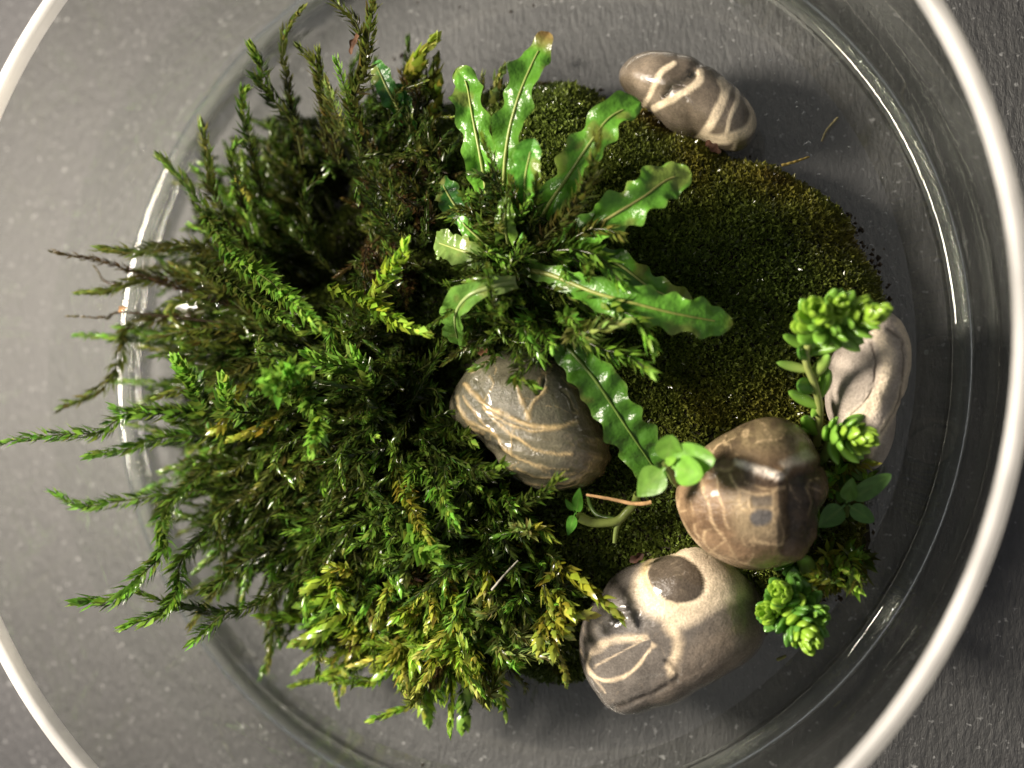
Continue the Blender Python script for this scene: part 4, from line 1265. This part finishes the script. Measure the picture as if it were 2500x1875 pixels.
z6 = Zm(1600, 600, 2.458)
R6 = np.random.RandomState(66)
sed1 = thing('sedum_sprig', 'tall bright green sedum sprig with two leafy heads beside the pale grey pebble', 'succulent')
q = z6([(970, 1190), (980, 1080), (985, 960), (955, 830), (905, 700), (915, 600), (960, 480)])
zs = [.14, .18, .22, .26, .29, .31, .32]
stem_of(sed1, [P(x, y, z) for (x, y), z in zip(q, zs)], .0075, .006, (.32, .37, .11))
q = z6([(930, 600), (1010, 520), (1080, 460)])
stem_of(sed1, [P(x, y, z) for (x, y), z in zip(q, (.30, .31, .32))], .008, .008, (.2, .34, .07))
L1 = []
for (tx, ty, bx, by, zb, zt, k, ft) in [(765, 535, 920, 610, .28, .31, 'mid', 1.1), (725, 700, 915, 745, .27, .29, 'pale', 1.0), (1045, 655, 945, 780, .26, .31, 'pale', 1.1), (797, 872, 965, 960, .22, .25, 'mid', 1.1),
                                        (1045, 740, 985, 900, .23, .27, 'mid', 1.1), (1115, 605, 925, 645, .29, .31, 'mid', .8), (1155, 550, 945, 590, .29, .33, 'pale', .8), (850, 840, 965, 840, .25, .29, 'dark', 1.3),
                                        (890, 1030, 960, 1120, .17, .22, 'mid', 1.3), (870, 1100, 965, 1100, .17, .2, 'mid', 1.2), (860, 640, 930, 640, .29, .33, 'dark', 1.3), (1250, 540, 1080, 490, .3, .31, 'mid', .8), (1190, 570, 1050, 510, .3, .3, 'pale', .7),
                                        (850, 490, 960, 480, .31, .34, 'dark', 1.2), (1050, 500, 960, 500, .31, .34, 'mid', 1.0), (940, 1030, 985, 930, .2, .22, 'mid', 1.2), (920, 470, 985, 500, .31, .35, 'mid', 1)]:
    (ax, ay), (cx_, cy_) = z6([(tx, ty), (bx, by)])
    L1.append((cx_, cy_, zb, ax, ay, zt, k, ft))
leaves_px(sed1, L1)
head(sed1, P(*z6([(975, 470)])[0], .31), P(*z6([(968, 385)])[0], .40), 44, .052, .02, rs=R6)
head(sed1, P(*z6([(1060, 470)])[0], .31), P(*z6([(1350, 395)])[0], .37), 60, .050, .022, rs=R6)
head(sed1, P(*z6([(1075, 430)])[0], .31), P(*z6([(1120, 345)])[0], .38), 30, .042, .018, rs=R6)

sed2 = thing('sedum_sprig', 'short single-headed sedum sprig lying against the pale grey pebble\'s foot', 'succulent')
q = z6([(985, 1290), (1030, 1240), (1060, 1150), (1100, 1120)])
stem_of(sed2, [P(x, y, z) for (x, y), z in zip(q, (.12, .17, .21, .23))], .010, .008, (.26, .36, .09))
head(sed2, P(*z6([(1075, 1130)])[0], .23), P(*z6([(1270, 1155)])[0], .27), 52, .050, .02, rs=R6)
L2 = []
for (tx, ty, bx, by, zb, zt, k, ft) in [(1140, 1270, 1090, 1160, .2, .2, 'mid', .9), (1060, 1080, 1070, 1160, .2, .22, 'mid', 1.2), (1230, 1245, 1120, 1170, .2, .2, 'mid', .9)]:
    (ax, ay), (cx_, cy_) = z6([(tx, ty), (bx, by)])
    L2.append((cx_, cy_, zb, ax, ay, zt, k, ft))
leaves_px(sed2, L2)

z9 = Zm(1600, 1200, 2.458)
sed3 = thing('sedum_sprig', 'knobbly glossy green sedum sprig drooping over the floor beside the eyed pebble', 'succulent')
q = z9([(960, 480), (900, 540), (850, 640), (840, 720), (880, 820)])
stem_of(sed3, [P(x, y, z) for (x, y), z in zip(q, (.08, .14, .18, .2, .2))], .012, .012, (.12, .28, .04))
L3 = []
for (tx, ty, bx, by, zb, zt, k, ft) in [(1120, 530, 930, 535, .16, .18, 'pale', 1.0), (710, 470, 830, 410, .13, .17, 'mid', .9), (885, 400, 930, 520, .14, .2, 'pale', 1.4), (760, 490, 890, 470, .15, .18, 'dark', 1.0), (1035, 420, 940, 470, .12, .15, 'dark', 1.1),
                                        (990, 610, 920, 540, .13, .12, 'pale', 1), (845, 520, 930, 580, .18, .2, 'dark', 1.2), (905, 620, 900, 540, .17, .2, 'dark', 1.3)]:
    (ax, ay), (cx_, cy_) = z9([(tx, ty), (bx, by)])
    L3.append((cx_, cy_, zb, ax, ay, zt, k, ft))
leaves_px(sed3, L3)
K3 = ('dark', 'lime')
head(sed3, P(*z9([(820, 640)])[0], .18), P(*z9([(745, 615)])[0], .25), 46, .046, .022, rs=R6, kinds=K3)
head(sed3, P(*z9([(770, 710)])[0], .18), P(*z9([(665, 725)])[0], .24), 40, .040, .02, rs=R6, kinds=K3)
head(sed3, P(*z9([(850, 730)])[0], .19), P(*z9([(920, 900)])[0], .25), 84, .048, .024, rs=R6, kinds=K3)
head(sed3, P(*z9([(900, 700)])[0], .17), P(*z9([(975, 740)])[0], .22), 30, .040, .022, rs=R6, kinds=('dark', 'scale'))

# ------------------------------------------------------------------ seedlings
def blade(parent, bx, by, zb, tx, ty, zt, hw, round_=0.5, cup=0.12, col=(.16, .33, .045), droop=0.0, seed=0, petiole=0.12):
    b, t = P(bx, by, zb), P(tx, ty, zt)
    nu, nv = 26, 11
    m = (b + t) / 2 + np.array([0, 0, droop])
    p, L = spline(np.array([b, m, t]), nu)
    tt, n, bb = frames(p)
    u = np.linspace(0, 1, nu)
    w = np.sin(np.pi * np.clip((u - petiole) / (1 - petiole), 0, 1) ** (0.75 if round_ > .5 else 0.62)) ** (0.55 if round_ > .5 else 0.8)
    w = np.maximum(w, 0.10)
    w[-1] = 0.02
    W = hw / 1330.0
    v = np.linspace(-1, 1, nv)
    V = p[:, None] + bb[:, None] * (v[None, :, None] * (W * w)[:, None, None]) + n[:, None] * ((cup * W * (v ** 2 - 0.3)[None] * w[:, None]) + 0.03 * W * np.sin(u * 9 + seed)[:, None])[..., None]
    U = np.repeat(u, nv)[:, None]
    X = np.tile(np.abs(v), nu)[:, None]
    c = np.array(col) * (1 + 0.12 * np.sin(U * 14 + X * 6 + seed)) * (1 - 0.0 * X)
    rib = np.exp(-(X / 0.10) ** 2) * (1 - U) * 0.45
    c = c * (1 - rib) + np.array([.26, .38, .10]) * rib
    return mk('leaf', V.reshape(-1, 3), grid_faces(nu, nv), SOFT, parent, np.clip(c, .004, 1))

def sstem(parent, pts, zs, r0, r1, col=(.2, .26, .07)):
    p, _ = spline(np.array([P(x, y, z) for (x, y), z in zip(pts, zs)]), 22)
    v, f = tube(p, np.linspace(r0, r1, 22), 7)
    mk('stem', v, f, SOFT, parent, np.tile(np.array(col), (len(v), 1)))

sd1 = thing('seedling', 'seedling with four round light green leaves between the veined and marbled pebbles', 'seedling')
sstem(sd1, [(1665, 1195), (1645, 1172), (1632, 1145), (1624, 1132)], (.2, .3, .36, .39), .007, .006)
blade(sd1, 1626, 1132, .39, 1640, 1062, .41, 31, .9, seed=1, col=(.13, .28, .035))
blade(sd1, 1628, 1128, .39, 1745, 1122, .43, 40, .9, seed=2, col=(.15, .34, .04))
blade(sd1, 1640, 1140, .40, 1716, 1160, .45, 33, .9, seed=3, col=(.17, .38, .045))
blade(sd1, 1624, 1140, .39, 1556, 1212, .38, 34, .3, seed=4, col=(.15, .31, .045))
blade(sd1, 1622, 1132, .39, 1652, 1118, .42, 10, .3, seed=5, col=(.2, .4, .05))

sd2 = thing('seedling', 'pale creeping seedling with a narrow leaf pair at the olive pebble\'s foot', 'seedling')
sstem(sd2, [(1410, 1262), (1450, 1276), (1505, 1272), (1530, 1250), (1548, 1230), (1556, 1205)], (.27, .25, .24, .24, .25, .27), .010, .007, (.2, .25, .06))
sstem(sd2, [(1515, 1265), (1505, 1290), (1500, 1325)], (.24, .235, .23), .006, .004, (.2, .26, .07))
sstem(sd2, [(1500, 1268), (1460, 1258), (1442, 1235), (1435, 1205)], (.24, .23, .22, .2), .005, .004, (.08, .14, .03))
blade(sd2, 1406, 1256, .28, 1416, 1190, .34, 15, .3, seed=6, col=(.09, .27, .03))
blade(sd2, 1404, 1252, .28, 1386, 1308, .26, 14, .3, seed=7, col=(.08, .25, .025))
blade(sd2, 1402, 1250, .28, 1380, 1218, .32, 9, .3, seed=8, col=(.08, .25, .025))

sd3 = thing('seedling', 'four-leaved dull green seedling between the marbled pebble and the glass wall', 'seedling')
sstem(sd3, [(2062, 1290), (2064, 1255), (2068, 1227)], (.06, .14, .2), .006, .006, (.16, .22, .06))
blade(sd3, 2066, 1230, .2, 2082, 1166, .25, 19, .3, seed=9, col=(.12, .25, .05))
blade(sd3, 2070, 1226, .2, 2176, 1158, .2, 22, .7, seed=10, col=(.11, .24, .05))
blade(sd3, 2070, 1232, .2, 2134, 1274, .2, 20, .7, seed=11, col=(.09, .22, .04))
blade(sd3, 2064, 1232, .2, 1998, 1288, .2, 26, .5, seed=12, col=(.08, .2, .035))
blade(sd3, 2066, 1228, .2, 2040, 1200, .18, 12, .3, seed=13, col=(.1, .22, .04))

# ------------------------------------------------------------------ twigs, bits, droplets
def twig(name, label, cat, pts, zs, r0, r1, col):
    p, _ = spline(np.array([P(x, y, z) for (x, y), z in zip(pts, zs)]), 24)
    p[:, 2] += 0.0012 * np.sin(np.arange(24) * 1.3)
    rr = np.linspace(r0, r1, 24) * (1 + (0.45 * np.sin(np.arange(24) * 2.1) * np.cos(np.arange(24) * 0.7) if r0 > .0045 else 0))
    v, f = tube(p, rr, 6)
    if r0 > .0045:
        v = v + 0.35 * r0 * np.column_stack([wob(v, 300, 71), wob(v, 300, 72), 0.4 * wob(v, 300, 73)])
    o = mk(name, v, f, BITS, None, np.tile(np.array(col), (len(v), 1)))
    return tag(o, label, cat)

twig('dry_stalk', 'thin tan dry stalk curving out below the olive veined pebble', 'stalk', [(1433, 1208), (1495, 1219), (1543, 1229), (1575, 1229), (1590, 1226)], (.26, .28, .29, .29, .29), .0028, .0042, (.42, .26, .12))
twig('moss_filament', 'pale grey filament lying slantwise over the yellow green moss', 'filament', [(1201, 1440), (1230, 1405), (1264, 1369)], (.33, .33, .32), .0022, .0014, (.35, .33, .27))
twig('dry_needle', 'short yellow needle sticking out of the cushion below the striped pebble', 'needle', [(1908, 404), (1940, 395), (1975, 383)], (.14, .13, .11), .003, .0018, (.28, .21, .06))
twig('grass_shred', 'curved straw shred on the glass floor right of the striped pebble', 'straw', [(2006, 345), (2018, 318), (2045, 287)], (.012, .014, .012), .002, .0026, (.17, .15, .08))
twig('dark_rootlet', 'thin dark rootlet hanging from the yellow green moss tip', 'rootlet', [(848, 1636), (853, 1610), (856, 1580)], (.13, .15, .17), .0018, .0026, (.05, .02, .01))
twig('grass_stalk', 'yellow grass stalk poking from the upper left moss edge', 'grass blade', [(612, 485), (592, 452), (572, 428)], (.2, .22, .24), .008, .003, (.42, .40, .06))

def flake(label, x, y, z, lx, ly, ang, col, seed):
    """A small crumpled dead scale."""
    r = np.random.RandomState(seed)
    u, v = np.meshgrid(np.linspace(-1, 1, 15), np.linspace(-1, 1, 11), indexing='ij')
    w = np.sqrt(np.clip(1.02 - np.abs(u) ** 2.2, 0, 1)) * (1 + 0.25 * np.sin(u * 7 + seed))
    V = np.stack([u * lx, v * w * ly, 0 * u], -1).reshape(-1, 3)
    q = np.column_stack([V[:, :2], np.zeros(len(V))])
    V[:, 2] = 0.6 * ly * wob(q, 1.2 / ly, seed, 3) + 0.5 * (V[:, 1] ** 2) / ly
    V[:, :2] += 0.15 * ly * np.column_stack([wob(q, 2 / ly, seed + 1), wob(q, 2 / ly, seed + 2)])
    c, s_ = math.cos(ang), math.sin(ang)
    V = np.column_stack([V[:, 0] * c - V[:, 1] * s_, V[:, 0] * s_ + V[:, 1] * c, V[:, 2]]) + P(x, y, z)
    cc = np.array(col) * (1 + 0.5 * wob(V, 250, seed + 3)[:, None])
    o = mk('brown_husk', V, grid_faces(15, 11), BITS, None, np.clip(cc, .003, 1))
    return tag(o, label, 'husk')

flake('crumpled reddish brown husk beneath the striped pebble', 1742, 360, .175, .018, .007, -.7, (.05, .024, .014), 1)
flake('shiny reddish brown husk caught on the tallest far moss shoot', 865, 105, .42, .022, .006, 1.1, (.06, .03, .016), 2)
flake('orange brown scale at the left moss clump\'s edge', 298, 755, .32, .011, .006, .4, (.22, .12, .05), 3)
flake('dark red husk lying between the cushion and the eyed pebble', 1555, 1362, .215, .016, .007, .5, (.04, .02, .013), 4)
flake('pale brown dead scale under the rosette\'s curled leaf', 1185, 850, .27, .020, .012, .2, (.20, .10, .05), 5)

def dome(r, h, nu=7, nv=18, seed=0, ell=1.0, ang=0.0):
    u = np.linspace(0.02, 1, nu)
    a = np.linspace(0, 2 * np.pi, nv, endpoint=False)
    rr = r * (1 + 0.12 * np.sin(2 * a + seed) + 0.06 * np.sin(3 * a + seed * 2))
    z = h * np.sqrt(np.clip(1 - u ** 2, 0, 1))
    X = u[:, None] * rr[None] * np.cos(a)[None] * ell
    Y = u[:, None] * rr[None] * np.sin(a)[None] / ell
    V = np.stack([X * math.cos(ang) - Y * math.sin(ang), X * math.sin(ang) + Y * math.cos(ang), np.repeat(z[:, None], nv, 1)], -1)
    return V.reshape(-1, 3), grid_faces(nu, nv, True)

WATER, _nt, _o2 = newmat('water')
_w = nd(_nt, 'ShaderNodeBsdfGlass')
_w.inputs['IOR'].default_value = 1.33
_nt.links.new(_w.outputs[0], _o2.inputs['Surface'])
DROPS = [(1330, 144, 15, 1.3, -.2, 'largest flat water drop on the glass left of the striped pebble'), (2054, 140, 5, 1, 0, 'upper of two tiny water drops beyond the striped pebble'),
         (2041, 157, 5, 1, 0, 'lower of two tiny water drops beyond the striped pebble'), (1971, 352, 8, 1.2, .6, 'oval water drop just above the yellow dry needle'),
         (2157, 433, 8, 1, 0, 'round water drop on bare floor right of the moss cushion'), (981, 1741, 11, 1.35, -.3, 'oval water drop on the floor near the yellow moss tips'),
         (391, 532, 6, 1.2, -.2, 'small water drop among the outermost left moss shoots'), (353, 365, 5, 1, 0, 'tiny water drop on the glass above the left moss shoots'),
         (1682, 65, 5, 1, 0, 'tiny water drop near the photo top above the striped pebble'), (1599, 1802, 5, 1.2, 1.4, 'tiny water drop on the floor below the eyed pebble'),
         (2222, 1420, 5, 1, 0, 'tiny water drop by the glass wall right of the star moss'), (2130, 1435, 4, 1.4, .2, 'tiny flat water drop beside the star moss foot'), (1870, 282, 4, 1, 0, 'tiny water drop at the striped pebble\'s shaded end')]
for i, (x, y, r, el, an, lb) in enumerate(DROPS):
    p = P(x, y, 0.001)
    v, f = dome(r / 1250.0, r / 1250.0 * 0.55, seed=i, ell=el, ang=an)
    o = mk('water_drop', v + np.array([p[0], p[1], 0.0012]), f, WATER)
    tag(o, lb, 'water drop', 'water drops on the glass floor')

CRUMBS = [(1247, 28, 5), (1121, 17, 4), (1302, 13, 4), (1019, 5, 4), (500, 140, 3), (505, 300, 3), (312, 570, 4), (980, 135, 8), (962, 143, 5), (281, 1545, 3), (1031, 1868, 6), (608, 1598, 3), (624, 1606, 4), (632, 1635, 3), (830, 1670, 4), (1750, 1005, 0), (1908, 1608, 0)]
for i, (x, y, r) in enumerate(CRUMBS):
    if not r:
        continue
    p = P(x, y, 0.003)
    v, f = dome(r / 1300.0, r / 1300.0 * .9, nu=5, nv=9, seed=i * 1.7, ell=1.2, ang=i)
    v = v * (1 + 0.25 * wob(v * 200, 1.0, i, 2)[:, None])
    o = mk('soil_crumb', v + np.array([p[0], p[1], 0.0012]), f, BITS, None, np.tile(np.array([.022, .016, .012]), (len(v), 1)))
    tag(o, 'tiny dark soil crumb on the bare glass floor', 'crumb', 'soil crumbs on the glass floor')
o = twig('plant_shred', 'short pale green shred on the dark floor below the drooping sedum', 'shred', [(1899, 1610), (1908, 1607), (1917, 1602)], (.005, .006, .005), .0035, .003, (.3, .3, .1))

# fine water specks on the bare right-hand floor and the wall's foot
R9 = np.random.RandomState(99)
sv, sf, so = [], [], 0
while len(sv) < 170:
    x, y = 1880 + 460 * R9.rand(), 120 + 1650 * R9.rand()
    p = P(x, y, 0.001)
    if np.hypot(p[0], p[1]) > CR - 0.01 or mound(p[None, :2])[1][0] < 1.03:
        continue
    v, f = dome(0.0012 + 0.003 * R9.rand() ** 3, 0.0012 + 0.001 * R9.rand(), nu=4, nv=8, seed=R9.rand() * 6, ell=1.15, ang=R9.rand() * 3)
    sv.append(v + np.array([p[0], p[1], 0.001]))
    sf.append(f + so)
    so += len(v)
sp_ = mk('water_specks', np.vstack(sv), np.vstack(sf), WATER, dish)
sp_['kind'] = 'stuff'
